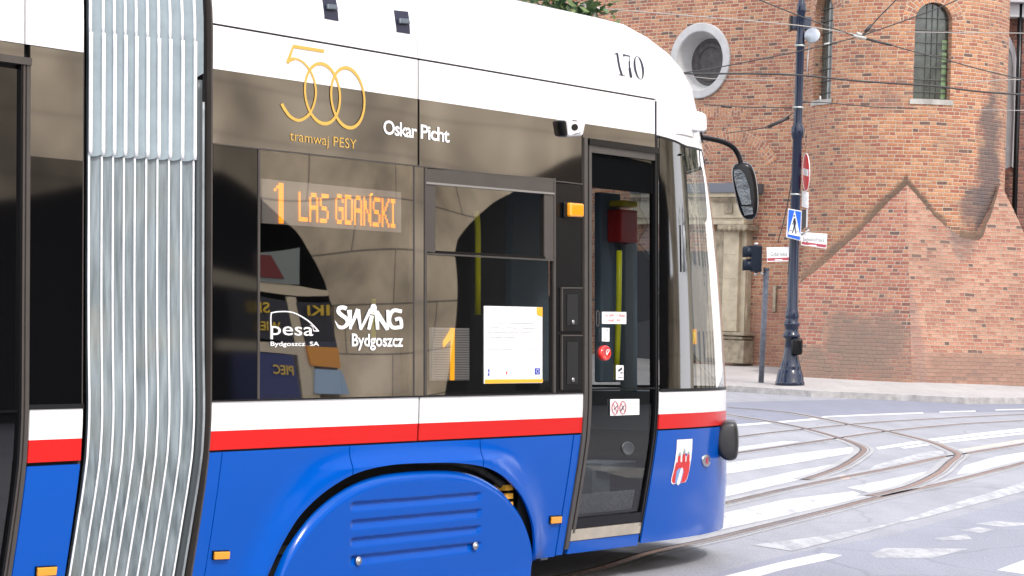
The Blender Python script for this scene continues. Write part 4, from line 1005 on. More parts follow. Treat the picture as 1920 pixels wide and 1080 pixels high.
M_tower=brickmat('tower_brick',ORANGE,MORT,stain=[(pr_*TR+.1,zs1+.5,.55,2.6,(.09,.075,.075),.8),(pr_*TR-.35,zs1-.1,.5,.6,(.10,.08,.08),.75),(pr_*TR-1.15,zs1-.85,.9,.35,(.20,.14,.10),.6),(-.55,3.7,.9,.28,(.20,.14,.10),.55),(-1.5,2.9,.7,.35,(.19,.14,.11),.6),(-.9,6.1,.45,.35,(.2,.13,.11),.35)])
M_ring_b=brickmat('arch_brick',[(0,(0.435,0.190,0.098)),(.3,(0.498,0.230,0.118)),(.6,(0.373,0.160,0.093)),(.85,(0.278,0.118,0.076))],MORT,bw=.24,rh=.085,mw=.018)
chm('tower_wall',V,Fc,M_tower,False,U)
M_lead=pm('leaded_glass',(.05,.06,.05),.15,noise=.8,nscale=5,ior=1.7)
for pc,hw,zb_,zt_ in wins:
    we=empty('arched_window'); we.parent=church
    V=[];Fc=[];U=[]; pa,pb=pc-hw,pc+hw; ri=TR-.2; ps=list(pc+hw*np.sin(np.linspace(-math.pi/2,math.pi/2,25)))
    s0=wtop(pc,hw,zt_,pa)
    addq([tow(pa,zb_),tow(pa,s0),tow(pa,s0,ri),tow(pa,zb_,ri)],[(0,zb_),(0,s0),(.28,s0),(.28,zb_)])
    addq([tow(pb,zb_),tow(pb,s0),tow(pb,s0,ri),tow(pb,zb_,ri)],[(0,zb_),(0,s0),(.28,s0),(.28,zb_)])
    for a,b2 in zip(ps[:-1],ps[1:]):
        za,zb2=wtop(pc,hw,zt_,a),wtop(pc,hw,zt_,b2); addq([tow(a,za),tow(b2,zb2),tow(b2,zb2,ri),tow(a,za,ri)],[(0,za*2),(0,zb2*2),(.28,zb2*2),(.28,za*2)])
    chm('window_reveal',V,Fc,M_tower,False,U,we)
    V=[tow(p,zb_-.0,ri+.02) for p in ps]+[tow(p,wtop(pc,hw,zt_,p)+.02,ri+.02) for p in ps]; n=len(ps)
    gl=chm('window_glass',V,[(i,i+1,n+i+1,n+i) for i in range(n-1)],M_lead,False,None,we)
    # coloured borders and saddle bars
    gb=[]; gg=[]
    V,Fc=[],[]
    for z in np.arange(zb_+.18,zt_-.1,.26): gb.append(tubed([tow(p,z,ri+.05) for p in ps[1:-1]],.010,6))
    for x in(-.33,0,.33): gb.append(tubed([tow(pc+hw*x,zb_+.02,ri+.045),tow(pc+hw*x,wtop(pc,hw,zt_,pc+hw*x),ri+.045)],.007,6))
    Vb,Fb=join_data(gb); chm('saddle_bars',Vb,Fb,pm('window_bar',(.06,.06,.055),.6),False,None,we)
    q=[]
    for z in np.arange(zb_+.05,zt_-.55,.26):
        for x in((.62,) if z<99 else ()):
            a=pc+hw*x; b2=pc+hw*(x+.3); 
            if random.random()<.75: q.append(([tow(a,z,ri+.028),tow(b2,z,ri+.028),tow(b2,z+.2,ri+.028),tow(a,z+.2,ri+.028)],[(0,1,2,3)]))
    Vb,Fb=join_data(q); chm('coloured_pane',Vb,Fb,pm('greenish_pane',(.16,.24,.12),.2,noise=.6,nscale=4),False,None,we)
    # sill and brick arch
    Vb,Fb=join_data([([tow(p,zb_+.02,r_) for p in(pa-.03,pc,pb+.03) for r_ in(TR+.03,ri)]+[tow(p,zb_-.09,TR+.03) for p in(pa-.03,pc,pb+.03)],[(0,2,3,1),(2,4,5,3),(0,6,7,2),(2,7,8,4)])])
    chm('window_sill',Vb,Fb,pm('grey_stone',(.38,.36,.33),.8,noise=.3,nscale=5),False,None,we)
    V=[];Fc=[];U=[]; NA=28; zc=zt_-hw*TR
    for k in range(NA):
        A0,A1=math.pi*k/NA,math.pi*(k+1)/NA
        def rp(A,r_): return tow(pc-math.cos(A)*r_/TR,zc+math.sin(A)*r_,TR+.004)
        r0,r1=hw*TR,hw*TR+.27
        addq([rp(A0,r0),rp(A1,r0),rp(A1,r1),rp(A0,r1)],[(0,A0*.5),(0,A1*.5),(.23,A1*.5),(.23,A0*.5)])
    chm('brick_arch',V,Fc,M_ring_b,False,U,we)
# battered base
cor=pav(1710,721); apx=np.array(at(1700,343,TY-TR+.02)); 
dl=np.array([-.85,.53,0]); dr=np.array([.93,.37,0]); rg=apx-cor
nl=np.cross(rg,dl); nl/=np.linalg.norm(nl); nr=np.cross(dr,rg); nr/=np.linalg.norm(nr)
def face(name,pxs,n,dirv,mat,back,uo=0):
    P=[hitplane(x,y,cor,n) for x,y in pxs]; P=P
    bk=[p+np.array(back) for p in P]; m=len(P); V=P+bk
    U=[((p-cor)@dirv+uo,p[2]) for p in P]+[((p-cor)@dirv+uo+.3,p[2]) for p in P]
    Fc=[tuple(range(m))]+[(i,(i+1)%m,m+(i+1)%m,m+i) for i in range(m)]
    return chm(name,V,Fc,mat,False,U)
M_baseL=brickmat('base_brick_left',RED,(.40,.31,.25),dark=.2,stain=[(-1.2,1.0,1.3,.75,(.17,.125,.10),.8),(-.9,.5,2.2,.45,(.19,.13,.10),.6),(-2.6,.5,1.0,.5,(.18,.13,.10),.6)])
M_baseR=brickmat('base_brick_right',[(0,(0.327,0.148,0.098)),(.25,(0.365,0.184,0.124)),(.5,(0.299,0.126,0.084)),(.7,(0.388,0.212,0.145)),(.9,(0.237,0.097,0.071)),(.96,(0.118,0.069,0.057))],(0.388,0.285,0.217),stain=[(4.85,3.5,.40,.75,(.12,.09,.08),.75),(4.5,.5,3.0,.42,(.21,.13,.10),.75),(3.3,1.3,.25,1.5,(.22,.14,.12),.55)])
face('battered_base_left',[(1710,735),(1700,343),(1655,388),(1602,440),(1560,482),(1525,512),(1497,528),(1497,716)],nl,-dl,M_baseL,(1.0,2.2,0))
face('battered_base_right',[(1710,735),(1700,343),(1738,385),(1775,425),(1808,448),(1832,448),(1858,395),(1876,345),(1900,392),(1925,448),(1990,570),(1990,730)],nr,dr,M_baseR,(-.6,2.2,0),3)
# weathered drip course along the slope
V=[];Fc=[]
def strip_face(pxs,n,wd,name):
    P=[hitplane(x,y,cor,n)+np.array([0,-.02,0]) for x,y in pxs]; V=[];Fc=[]; U=[]
    for i,p in enumerate(P):
        w_=wd*random.uniform(.8,1.2); V+=[p+np.array([0,0,w_*.55]),p,p-np.array([0,0,w_])]; U+=[(i*.3,0),(i*.3,1),(i*.3,0)]
    for i in range(len(P)-1): Fc+=[(3*i,3*i+1,3*i+4,3*i+3),(3*i+1,3*i+2,3*i+5,3*i+4)]
    chm(name,V,Fc,M_drip,True,U)
def dripmat():
    m,t,b=newmat('grime'); b.inputs['Base Color'].default_value=(.13,.09,.065,1); b.inputs['Roughness'].default_value=.95
    N=t.nodes.new; uv=N('ShaderNodeUVMap'); uv.uv_map='UVMap'; sp=N('ShaderNodeSeparateXYZ'); g=N('ShaderNodeTexCoord'); n=N('ShaderNodeTexNoise'); n.inputs['Scale'].default_value=4; n.inputs['Detail'].default_value=9; n.inputs['Roughness'].default_value=.75
    t.links.new(uv.outputs[0],sp.inputs[0]); t.links.new(g.outputs['Object'],n.inputs[0]); a=N('ShaderNodeMath'); a.operation='MULTIPLY_ADD'; a.inputs[1].default_value=.75; t.links.new(sp.outputs[1],a.inputs[0]); t.links.new(n.outputs[0],a.inputs[2])
    r_=N('ShaderNodeMapRange'); r_.inputs[1].default_value=.72; r_.inputs[2].default_value=1.0; r_.inputs[4].default_value=.72; t.links.new(a.outputs[0],r_.inputs[0]); t.links.new(r_.outputs[0],b.inputs['Alpha']); return m
M_drip=dripmat()
def lin(a,b2,n): return [(a[0]+(b2[0]-a[0])*k/n+random.uniform(-1.5,1.5),a[1]+(b2[1]-a[1])*k/n+random.uniform(-1.5,1.5)) for k in range(n+1)]
strip_face(lin((1700,343),(1602,440),9)+lin((1595,447),(1500,527),8),nl,.55,'weathered_course')
strip_face(lin((1700,343),(1775,425),7),nr,.38,'weathered_course')
strip_face(lin((1800,440),(1835,448),4)+lin((1842,440),(1874,350),7),nr,.45,'weathered_course')
# left wall with the oculus
Wd=np.array([.74,-.67,0]); W0=np.array(at(1512,590,56.2)); W0[2]=0; Wn=np.array([-.67,-.74,0])   # u grows towards the tower
def wallpt(u,z,o=0): return W0+Wd*u+Wn*o+np.array([0,0,z])
def wall_uz(px,py,o=0):
    P=hitplane(px,py,W0+Wn*o,Wn)-W0; return P@Wd,P[2]
ou,oz=wall_uz(1313,114); orr=.70
us=sorted(set([round(x,4) for x in list(np.linspace(-14,.9,50))+list(ou+orr*np.sin(np.linspace(-math.pi/2,math.pi/2,31)))]))
V=[];Fc=[];U=[]
for a,b2 in zip(us[:-1],us[1:]):
    mid=(a+b2)/2
    if abs(mid-ou)<orr:
        ha,hb=[math.sqrt(max(0,orr**2-(q-ou)**2)) for q in(a,b2)]
        addq([wallpt(a,-.2),wallpt(b2,-.2),wallpt(b2,oz-hb),wallpt(a,oz-ha)],[(a,-.2),(b2,-.2),(b2,oz-hb),(a,oz-ha)])
        addq([wallpt(a,oz+ha),wallpt(b2,oz+hb),wallpt(b2,12),wallpt(a,12)],[(a,oz+ha),(b2,oz+hb),(b2,12),(a,12)])
    else: addq([wallpt(a,-.2),wallpt(b2,-.2),wallpt(b2,12),wallpt(a,12)],[(a,-.2),(b2,-.2),(b2,12),(a,12)])
LW=brickmat('nave_brick',[(0,(0.357,0.147,0.078)),(.22,(0.413,0.183,0.101)),(.42,(0.300,0.112,0.068)),(.6,(0.440,0.226,0.123)),(.76,(0.274,0.095,0.060)),(.88,(0.366,0.191,0.116)),(.93,(0.125,0.071,0.057)),(.97,(0.201,0.103,0.071))],MORT,stain=[(-.9,1.2,1.0,1.2,(.24,.12,.085),.5)])
chm('nave_wall',V,Fc,LW,False,U)
M_plas=pm('grey_plaster',(.42,.42,.42),.8,noise=.15,nscale=3)
def ringpts(r,o,n=48,fu=1.0): return [wallpt(ou+r*math.cos(2*math.pi*k/n)*fu,oz+r*math.sin(2*math.pi*k/n),o) for k in range(n)]
def loft(rings,name,mat,parent,smooth=True,cap=False):
    n=len(rings[0]); V=[p for r_ in rings for p in r_]; Fc=[(i*n+k,i*n+(k+1)%n,(i+1)*n+(k+1)%n,(i+1)*n+k) for i in range(len(rings)-1) for k in range(n)]
    if cap: Fc.append(tuple(range((len(rings)-1)*n,len(rings)*n)))
    return chm(name,V,Fc,mat,smooth,None,parent)
oc=empty('round_window'); oc.parent=church
o_=loft([ringpts(.87,-.02),ringpts(.87,.05),ringpts(.85,.06),ringpts(.69,.06),ringpts(.67,.04),ringpts(.55,-.36)],'plaster_ring',M_plas,oc,False)
loft([ringpts(.58,-.36),ringpts(.46,-.37),ringpts(.44,-.34),ringpts(.36,-.34),ringpts(.33,-.38),ringpts(.12,-.36),ringpts(.03,-.36)],'iron_rosette',pm('dark_rosette',(.06,.055,.055),.7,noise=.5,nscale=9),oc,False,True)
# relieving arch in the nave wall
V=[];Fc=[];U=[]
ac=wall_uz(1375,330); 
rad=[]
for k in range(26):
    A0=R(180-18-k*5.2); A1=R(180-18-(k+1)*5.2)
    def ap(A,r_): return wallpt(ac[0]+.0+math.cos(A)*r_,ac[1]-.25+math.sin(A)*r_,.006)
    addq([ap(A0,1.05),ap(A1,1.05),ap(A1,1.35),ap(A0,1.35)],[(0,A0*1.1),(0,A1*1.1),(.3,A1*1.1),(.3,A0*1.1)])
chm('relieving_arch',V,Fc,M_ring_b,False,U)
# band of bricks on end under the round window
V=[];Fc=[];U=[]
(u0,z0),(u1,z1)=wall_uz(1250,205),wall_uz(1400,205)
addq([wallpt(u0,z0-.22,.005),wallpt(u1,z0-.22,.005),wallpt(u1,z0,.005),wallpt(u0,z0,.005)],[(0,0),(0,u1-u0),(.22,u1-u0),(.22,0)]); chm('soldier_course',V,Fc,M_ring_b,False,U)
# stone portal
M_sand=pm('sandstone',(.42,.36,.26),.85,noise=.3,nscale=2.5,bump=.01)
M_sand2=pm('weathered_sandstone',(.30,.25,.18),.9,noise=.5,nscale=5,bump=.02)
por=empty('stone_portal'); por.parent=church
def wbox(name,mat,x0,x1,y0,y1,o0,o1,parent=por,bw=.01):
    om=o1; a=wall_uz(x0,y0,om); b2=wall_uz(x1,y1,om)
    c=wallpt((a[0]+b2[0])/2,(a[1]+b2[1])/2,(o0+o1)/2); v,f=boxd(c,abs(b2[0]-a[0])/2,(o1-o0)/2,abs(a[1]-b2[1])/2,(Wd,Wn,(0,0,1))); ob=chm(name,v,f,mat,False,None,parent); return bevel(ob,bw)
wbox('portal_roof',pm('slate_flashing',(.10,.11,.13),.5),1180,1404,345,361,.0,.55)
wbox('cornice',M_sand,1180,1400,361,369,.0,.50); wbox('cornice',M_sand2,1180,1397,369,374,.0,.44)
for k in range(16): wbox('dentil',M_sand2,1335+k*3.8,1337.2+k*3.8,374,378.5,.0,.42,bw=.002)
wbox('frieze',M_sand,1180,1394,374,420,.0,.36); wbox('frieze_panel',M_sand2,1357,1372,381,400,.30,.40)
wbox('architrave',M_sand,1180,1392,404,409,.3,.39); wbox('architrave',M_sand,1180,1394,414,421,.3,.42)
cap_=wbox('capital',M_sand2,1344,1400,421,432,.0,.46,bw=.02)
for k in range(6):
    a=wall_uz(1349+k*9,429,.5); P=wallpt(a[0],a[1],.46); v,f=tubed([P-Wd*.0+Wn*-.05,P+Wn*.05],.055,12); chm('volute',v,f,M_sand2,True,None,por)
shf=wbox('pilaster',M_sand,1357,1380,432,622,.0,.34); 
for y in(477,522,562,600): wbox('stone_joint',M_sand2,1356.8,1380.2,y,y+1.2,.3,.343,bw=.001)
wbox('pilaster',M_sand,1382,1394,432,624,.0,.24); wbox('inner_jamb',M_sand2,1330,1353,432,672,.0,.2)
pts=[(1395,436),(1398,450),(1394,475),(1399,510),(1396,560),(1398,590),(1392,618)]
v,f=tubed(cs([wallpt(*wall_uz(x,y,.15),.15) for x,y in pts],5),.06,10); chm('scroll_ornament',v,f,M_sand,True,None,por)
wbox('plinth_moulding',M_sand2,1352,1394,622,630,.0,.44,bw=.02); wbox('plinth_moulding',M_sand2,1354,1391,630,637,.0,.40,bw=.02)
wbox('pedestal',M_sand2,1355,1393,637,682,.0,.38); wbox('door_leaf',pm('dark_door',(.02,.02,.022),.5),1180,1350,470,680,-.02,.06)
wbox('wall_hook',M_sand2,1449,1453,535,585,.0,.06) 
# wall at the right, behind the tower
RW=brickmat('transept_brick',[(0,(.20,.075,.055)),(.3,(.25,.10,.07)),(.6,(.16,.06,.05)),(.85,(.11,.05,.045))],(.22,.16,.13))
YR=58.2
a=at(1800,300,YR); b2=at(2150,300,YR)
V=[];Fc=[];U=[]
addq([(a[0],YR,-.1),(b2[0],YR,-.1),(b2[0],YR,12),(a[0],YR,12)],[(a[0],0),(b2[0],0),(b2[0],12),(a[0],12)]); chm('transept_wall',V,Fc,RW,False,U)
def rpx(x,y,d=0): p=at(x,y,YR-d); return (p[0],YR-d,p[2])
outn=[(1860,325)]+[(1860,100),(1872,70),(1884,62),(1894,70),(1903,90),(1908,125),(1909,200),(1908,325)]
innn=[(1860,325),(1860,110),(1872,84),(1882,76),(1890,84),(1897,102),(1900,130),(1901,215),(1897,312)]
n=len(outn); V=[rpx(x,y,.06) for x,y in outn]+[rpx(x,y,.06) for x,y in innn]+[rpx(x,y,.0) for x,y in outn]; Fc=[(i,i+1,n+i+1,n+i) for i in range(n-1)]+[(i,i+1,2*n+i+1,2*n+i) for i in range(n-1)]
nb=chm('blind_niche_frame',V,Fc,pm('light_plaster',(.46,.46,.48),.8),False)
V=[rpx(x,y,.004) for x,y in innn]; chm('blind_niche',V,[tuple(range(len(V)))],M_plas,False)
v,f=join_data([boxd(((rpx(1930,10)[0]),YR-.15,rpx(1900,22)[2]),1.1,.15,.16),boxd(((rpx(1930,10)[0]),YR-.25,rpx(1900,2)[2]),1.1,.25,.09)]); bevel(chm('cornice',v,f,pm('light_plaster',(.46,.46,.48),.8)),.02)
dp=rpx(1914,0,.25); v,f=tubed([(dp[0],dp[1],.3),(dp[0],dp[1],10)],.06,12); chm('downpipe',v,f,M_black,True)

# ================================================================== street furniture
M_pole=pm('dark_blue_enamel',(.008,.014,.035),.2,coat=.2,ior=1.42,noise=.2,nscale=30)
pb=pav(1481,722); PYd=pb[1]; mpp=PYd/F
lamp=empty('lamp_post',loc=tuple(pb),label='tall dark blue cast iron lamp post with ringed flared base at the kerb',cat='lamp post')
def pzl(y): return at(1490,y,PYd)[2]-pb[2]
prof=[(723,27.5),(717,27.5),(715,26),(703,24.5),(700,23),(695,21.5),(692,19.3),(689,20.5),(686,19),(675,15.5),(655,12.5),(636,11),(634,15),(631,16.5),(628,16.5),(625,13.5),(618,12.5),(612,13.5),(610,15),(606,14.8),(603,12),(596,12.5),(590,13),(583,11.5),(580,10.2),(450,9.6),(262,8.8),(258,10.5),(248,12.5),(240,12),(234,9),(228,8.3),(90,7.9),(84,9.2),(80,9.2),(76,7.8),(25,7.4),(22,9),(18,9.3),(12,8.4),(7,8.2),(4,6.2),(-80,6)]
mk('pole',*lathed([(pzl(y),r_*mpp) for y,r_ in prof],n=30),M_pole,lamp,True)
hb=[]
def lp(px,py,d=0): P=at(px,py,PYd-d); return P-pb
def lbox(name,mat,x0,x1,y0,y1,d0,d1,parent=lamp,bw=.01):
    a=lp(x0,y0,d1); b2=lp(x1,y1,d1); ob=mk(name,*boxd(((a[0]+b2[0])/2,(-d0-d1)/2,(a[2]+b2[2])/2),abs(b2[0]-a[0])/2,abs(d1-d0)/2,abs(a[2]-b2[2])/2),mat,parent); return bevel(ob,bw)
lbox('service_box',M_black,1485,1505,634,666,.08,.26,bw=.05)
cb=lbox('control_box',pm('blue_black_box',(.03,.04,.07),.4),1484,1521,30,56,-.35,-.05,bw=.02)
lbox('box_cover',M_black,1482,1486,29,57,-.36,-.04,cb,.005)
# flood lamp: a bowl seen from behind
c=lp(1525,72,-.05); fl_=empty('flood_lamp'); fl_.parent=lamp
v,f=lathed([(0,.001),(.01,.07),(.05,.12),(.12,.145),(.17,.15),(.175,.158),(.18,.15)],n=28)
ob=mk('lamp_bowl',v,f,pm('aluminium_bowl',(.30,.32,.35),.3,metal=.7),fl_,True); ob.location=c+np.array([0,-.02,.0]); ob.rotation_euler=(R(70),R(-50),0)
mk('lamp_bracket',*join_data([tubed([lp(1508,85,-.02),lp(1519,83,-.05),lp(1526,74,-.05)],.012,8),tubed([lp(1517,84,0),lp(1515,100,0),lp(1513,135,0)],.014,8)]),pm('bracket_grey',(.5,.5,.48),.5),fl_,True)
mk('clamp_ring',*join_data([lathed([(pzl(87),.11),(pzl(84),.11)],n=20),lathed([(pzl(366),.105),(pzl(363),.105)],n=20),lathed([(pzl(203),.11),(pzl(200),.11)],n=20)]),pm('galvanised_band',(.45,.47,.45),.4,metal=.6),lamp,True)
# signs
def W3(px,py,d): return np.array(at(px,py,PYd-d))
def plate(name,corn,d,mat,parent=None,th=.012,loc=None):
    P=[W3(x,y,dd) for (x,y),dd in zip(corn,d if hasattr(d,'__len__') else [d]*len(corn))]
    n=len(P); nn=np.cross(P[1]-P[0],P[-1]-P[0]); nn/=np.linalg.norm(nn); 
    if nn[1]>0: nn=-nn
    V=P+[p-nn*th for p in P]; 
    if loc is not None: V=[v-loc for v in V]
    return mk(name,V,[tuple(range(n)),tuple(range(n,2*n))[::-1]]+[(i,(i+1)%n,n+(i+1)%n,n+i) for i in range(n)],mat,parent)
def sign_root(name,px,py,d,label,cat): 
    p=W3(px,py,d); e=empty(name,loc=tuple(p),label=label,cat=cat); return e,p
# pedestrian crossing sign
sg,p=sign_root('pedestrian_crossing_sign',1489,448,.14,'square blue sign with white triangle and walking figure on the lamp post','road sign')
M_sb=pm('sign_blue',(.01,.12,.62),.35); M_sw=pm('sign_white',(.8,.8,.8),.4)
kS=off(1420,370,8.307)
dS=lambda pts:[.14+.10*(x-1475)/28 for x,y in pts]
def sp_(name,pts,dx,mat): P=kS(pts); return plate(name,P,[v+dx for v in dS(P)],mat,sg,.008,p)
sp_('white_plate',[(480,172),(690,212),(672,680),(448,622)],0,M_sw)
sp_('blue_field',[(490,190),(680,225),(662,665),(470,610)],.010,M_sb)
sp_('white_triangle',[(582,205),(668,612),(478,575)],.020,M_sw)
def sr(pts,wd,dx,mat,name='walking_figure'):
    V=[];Fc=[];P=[np.array(q) for q in kS(pts)]
    for i,q in enumerate(P):
        d_=P[min(i+1,len(P)-1)]-P[max(i-1,0)]; d_/=np.linalg.norm(d_); nn=np.array([-d_[1],d_[0]])
        for s_ in(-.5,.5): r_=q+nn*wd*s_; V.append(W3(r_[0],r_[1],.14+.10*(r_[0]-1475)/28+dx)-p)
    for i in range(len(P)-1): Fc.append((2*i,2*i+1,2*i+3,2*i+2))
    return V,Fc
v,f=join_data([sr([(575,278),(575,302)],2.6,.031,0),sr([(580,325),(580,400),(578,440)],3.4,.031,0),sr([(578,430),(565,490),(545,555)],1.8,.031,0),sr([(580,430),(590,490),(602,565)],1.8,.031,0),sr([(572,340),(560,380),(548,420)],1.1,.031,0),sr([(588,340),(598,390),(602,430)],1.1,.031,0),sr([(498,512),(540,520)],1,.031,0),sr([(615,525),(640,528)],1,.031,0)])
mk('walking_figure',v,f,M_vblack,sg)
# no entry sign
ne,p=sign_root('no_entry_sign',1511,323,.0,'narrow side view of round red no entry sign high on the lamp post','road sign')
def disc(cx,cy,rx,ry,n=28): return [(cx+rx*math.cos(2*math.pi*k/n),cy+ry*math.sin(2*math.pi*k/n)) for k in range(n)]
dN=lambda P,dx:[dx+.33*(1510-x)/7.5*-1+.0 for x,y in P]
def npl(name,P,dx,mat): return plate(name,P,dN(P,dx),mat,ne,.01,p)
npl('white_disc',disc(1511,323,6.8,36),-.02,M_sw); npl('red_disc',disc(1511,323,6.0,34),.0,M_vred); npl('white_bar',[(1506,315),(1515.5,318),(1515.5,331),(1506,328)],.02,M_sw)
# small plate under it
pl_,p=sign_root('supplementary_plate',1509,375,.1,'small white plate with grey print just below the no entry sign','road sign')
plate('plate',[(1503.5,357),(1515.5,361),(1515,391),(1503,387)],[.0,.1,.1,.0],M_sw,pl_,.012,p)
for y in(366,381): plate('small_print',[(1507,y),(1511.5,y+1.3),(1511.5,y+5),(1507,y+4)],.12,M_vgrey,pl_,.002,p)
bb,p=sign_root('grey_signal_box',1508,425,0,'narrow grey box seen edge on behind the blue sign','box')
plate('casing',[(1505,393),(1512,393),(1511,425),(1505,430)],-.05,M_int,bb,.15,p); plate('casing_edge',[(1512,392),(1515,392),(1514,426),(1511,427)],-.04,pm('light_box_edge',(.5,.5,.52),.5),bb,.15,p)
# street name signs
def street(px0,y0,px1,y1,px2,y2,px3,y3,txt,label,tx0,tx1,ty,th,bar):
    e,p=sign_root('street_name_sign',(px0+px1)/2,y2,.0,label,'street sign')
    P=[(px0,y0),(px1,y1),(px2,y2),(px3,y3)]; pl=plate('sign_plate',P,.02,M_sw,e,.02,p)
    L_=lambda a,b_,t:a+(b_-a)*t
    q=[(px0+1.2,L_(y0,y3,.74)),(px1-1.2,L_(y1,y2,.74)),(px2-1.2,L_(y1,y2,.93)),(px3+1.2,L_(y0,y3,.93))]; plate('maroon_bar',q,.026,pm('maroon_print',(.35,.05,.07),.5),e,.004,p)
    V,Fc=textmesh(txt,-.004); xs=[v[0] for v in V]; a0,a1=min(xs),max(xs)
    VV=[W3(tx0+(tx1-tx0)*(v[0]-a0)/(a1-a0),ty+(y1-y0)*(v[0]-a0)/(a1-a0)*.6-v[1]/.73*th,.028)-p for v in V]; mk('street_name',VV,Fc,pm('dark_grey_print',(.12,.12,.12),.6),e)
    plate('small_caption',[(bar[0],bar[2]-.9),(bar[1],bar[2]-.6),(bar[1],bar[2]+1.1),(bar[0],bar[2]+.9)],.030,M_sw,e,.002,p)
    return e
street(1437.5,464,1481,463,1481,489.5,1438.5,491,'Gdańska','white street sign reading Gdańska with maroon strip, left of the lamp post',1444.5,1476,480,8,(1453,1467,487))
street(1502,435,1551,438.5,1549.5,466,1502,459.5,'Jagiellońska','white street sign reading Jagiellońska with maroon strip, right of the lamp post',1505,1546,451.5,8,(1516,1531,460))
mk('sign_bracket',*tubed([lp(1501,441,.0),lp(1517,431,.1)],.018,8),pm('bracket_grey',(.5,.5,.48),.5),lamp,True)
# slim post with pedestrian signal
gb_=pav(1427,716); PG=gb_[1]
tl=empty('pedestrian_signal',loc=tuple(gb_),label='thin scuffed grey post with a dark two-lamp pedestrian signal facing left',cat='traffic light')
def g3(px,py,d=0): return np.array(at(px,py,PG-d))-gb_
M_gp=pm('scuffed_grey_paint',(.11,.12,.15),.5,noise=.5,nscale=14)
mk('post',*tubed([g3(1427,717),g3(1432,610),g3(1437,505)],.055,14),M_gp,tl,True)
mk('post_cap',*tubed([g3(1437,506),g3(1437.2,502)],.062,14),M_gp,tl,True)
def gbox(name,mat,x0,x1,y0,y1,d0,d1,parent,bw=.01):
    a=g3(x0,y0,d1); b2=g3(x1,y1,d1); ob=mk(name,*boxd(((a[0]+b2[0])/2,(-d0-d1)/2+0,(a[2]+b2[2])/2),abs(b2[0]-a[0])/2,abs(d1-d0)/2,abs(a[2]-b2[2])/2),mat,parent); return bevel(ob,bw)
M_sig=pm('signal_housing',(.006,.011,.022),.35,ior=1.3)
hh=gbox('signal_housing',M_sig,1409,1428,460,510,-.12,.12,tl,.02)
mk('signal_arm',*tubed([g3(1424,509),g3(1430,514),g3(1436,512)],.02,8),M_silver,tl,True)
mk('signal_knob',*join_data([tubed([g3(1418,461),g3(1418,455)],.04,12),tubed([g3(1417,510),g3(1418,517)],.035,12)]),M_silver,tl,True)
for cy in(473,498):
    V=[];Fc=[];n=14
    c=g3(1409,cy)
    for dx,r_ in((0,.13),(-.17,.12)):
        for k in range(n+1):
            A_=R(-40+260*k/n); V.append(c+np.array([dx,r_*math.cos(A_),r_*math.sin(A_)-(.02 if dx else 0)]))
    for k in range(n): Fc.append((k,k+1,n+2+k,n+1+k))
    o=mk('visor',V,Fc,M_sig,tl,True); o.modifiers.new('s','SOLIDIFY').thickness=.012
    v,f=tubed([c+np.array([-.01,0,0]),c+np.array([-.03,0,0])],.10,18); mk('signal_lens',v,f,pm('dark_lens',(.03,.04,.04),.15),tl,True)

# ================================================================== tree behind the tram
def tree(name,base,h,cr,label,cat='tree',seed=1,n=5200,leaf=.16,zmin=.35,group=None):
    rnd=random.Random(seed); t=empty(name,loc=tuple(base),label=label,cat=cat,group=group)
    parts=[tubed([(0,0,0),(.08,.05,h*.3),(-.05,.1,h*.6),(0,0,h*.85)],[.24,.19,.12,.04],10)]
    for k in range(9):
        a=rnd.uniform(0,6.28); z0=h*rnd.uniform(.35,.65); e=(math.cos(a)*cr*.7,math.sin(a)*cr*.7,z0+h*rnd.uniform(.08,.25)); parts.append(tubed([(0,0,z0),(e[0]*.5,e[1]*.5,(z0+e[2])/2),e],[.09,.05,.02],7))
    mk('trunk',*join_data(parts),pm('bark',(.09,.07,.05),.9,noise=.4,nscale=8),t,True)
    cl=[(rnd.gauss(0,cr*.45),rnd.gauss(0,cr*.45),h*(zmin+.1)+rnd.random()*h*(.9-zmin)) for _ in range(46)]
    V=[];Fc=[]
    for k in range(n):
        c=rnd.choice(cl); p=np.array([c[0]+rnd.gauss(0,.42),c[1]+rnd.gauss(0,.42),c[2]+rnd.gauss(0,.30)])
        a=rnd.uniform(0,6.28); b_=rnd.uniform(-.9,.5); d=np.array([math.cos(a)*math.cos(b_),math.sin(a)*math.cos(b_),math.sin(b_)]); s_=np.cross(d,[rnd.gauss(0,1),rnd.gauss(0,1),rnd.gauss(0,1)]); s_/=np.linalg.norm(s_)+1e-9
        l=leaf*rnd.uniform(.6,1.3); i=len(V); V+=[p,p+d*l*.5+s_*l*.24,p+d*l,p+d*l*.5-s_*l*.24]; Fc.append((i,i+1,i+2,i+3))
    m,tt,b_=newmat('leaves_'+name) if 'leaves' not in MATS else (MATS['leaves'],None,None)
    if tt:
        g=tt.nodes.new('ShaderNodeTexCoord'); nz_=tt.nodes.new('ShaderNodeTexNoise'); nz_.inputs['Scale'].default_value=1.6; nz_.inputs['Detail'].default_value=8; r_=tt.nodes.new('ShaderNodeValToRGB'); r_.color_ramp.elements[0].position=.35; r_.color_ramp.elements[1].position=.68
        r_.color_ramp.elements[0].color=(.018,.055,.018,1); r_.color_ramp.elements[1].color=(.11,.15,.035,1); tt.links.new(g.outputs['Object'],nz_.inputs[0]); tt.links.new(nz_.outputs[0],r_.inputs[0]); tt.links.new(r_.outputs[0],b_.inputs['Base Color']); b_.inputs['Roughness'].default_value=.5; MATS['leaves']=m
    mk('crown',V,Fc,m,t); return t
tp=at(1010,-60,44); tree('street_tree',(tp[0]-1.5,44,0),10.4,2.3,'green leafy tree showing just above the tram roof before the church',seed=3,n=24000,leaf=.22,zmin=.47)

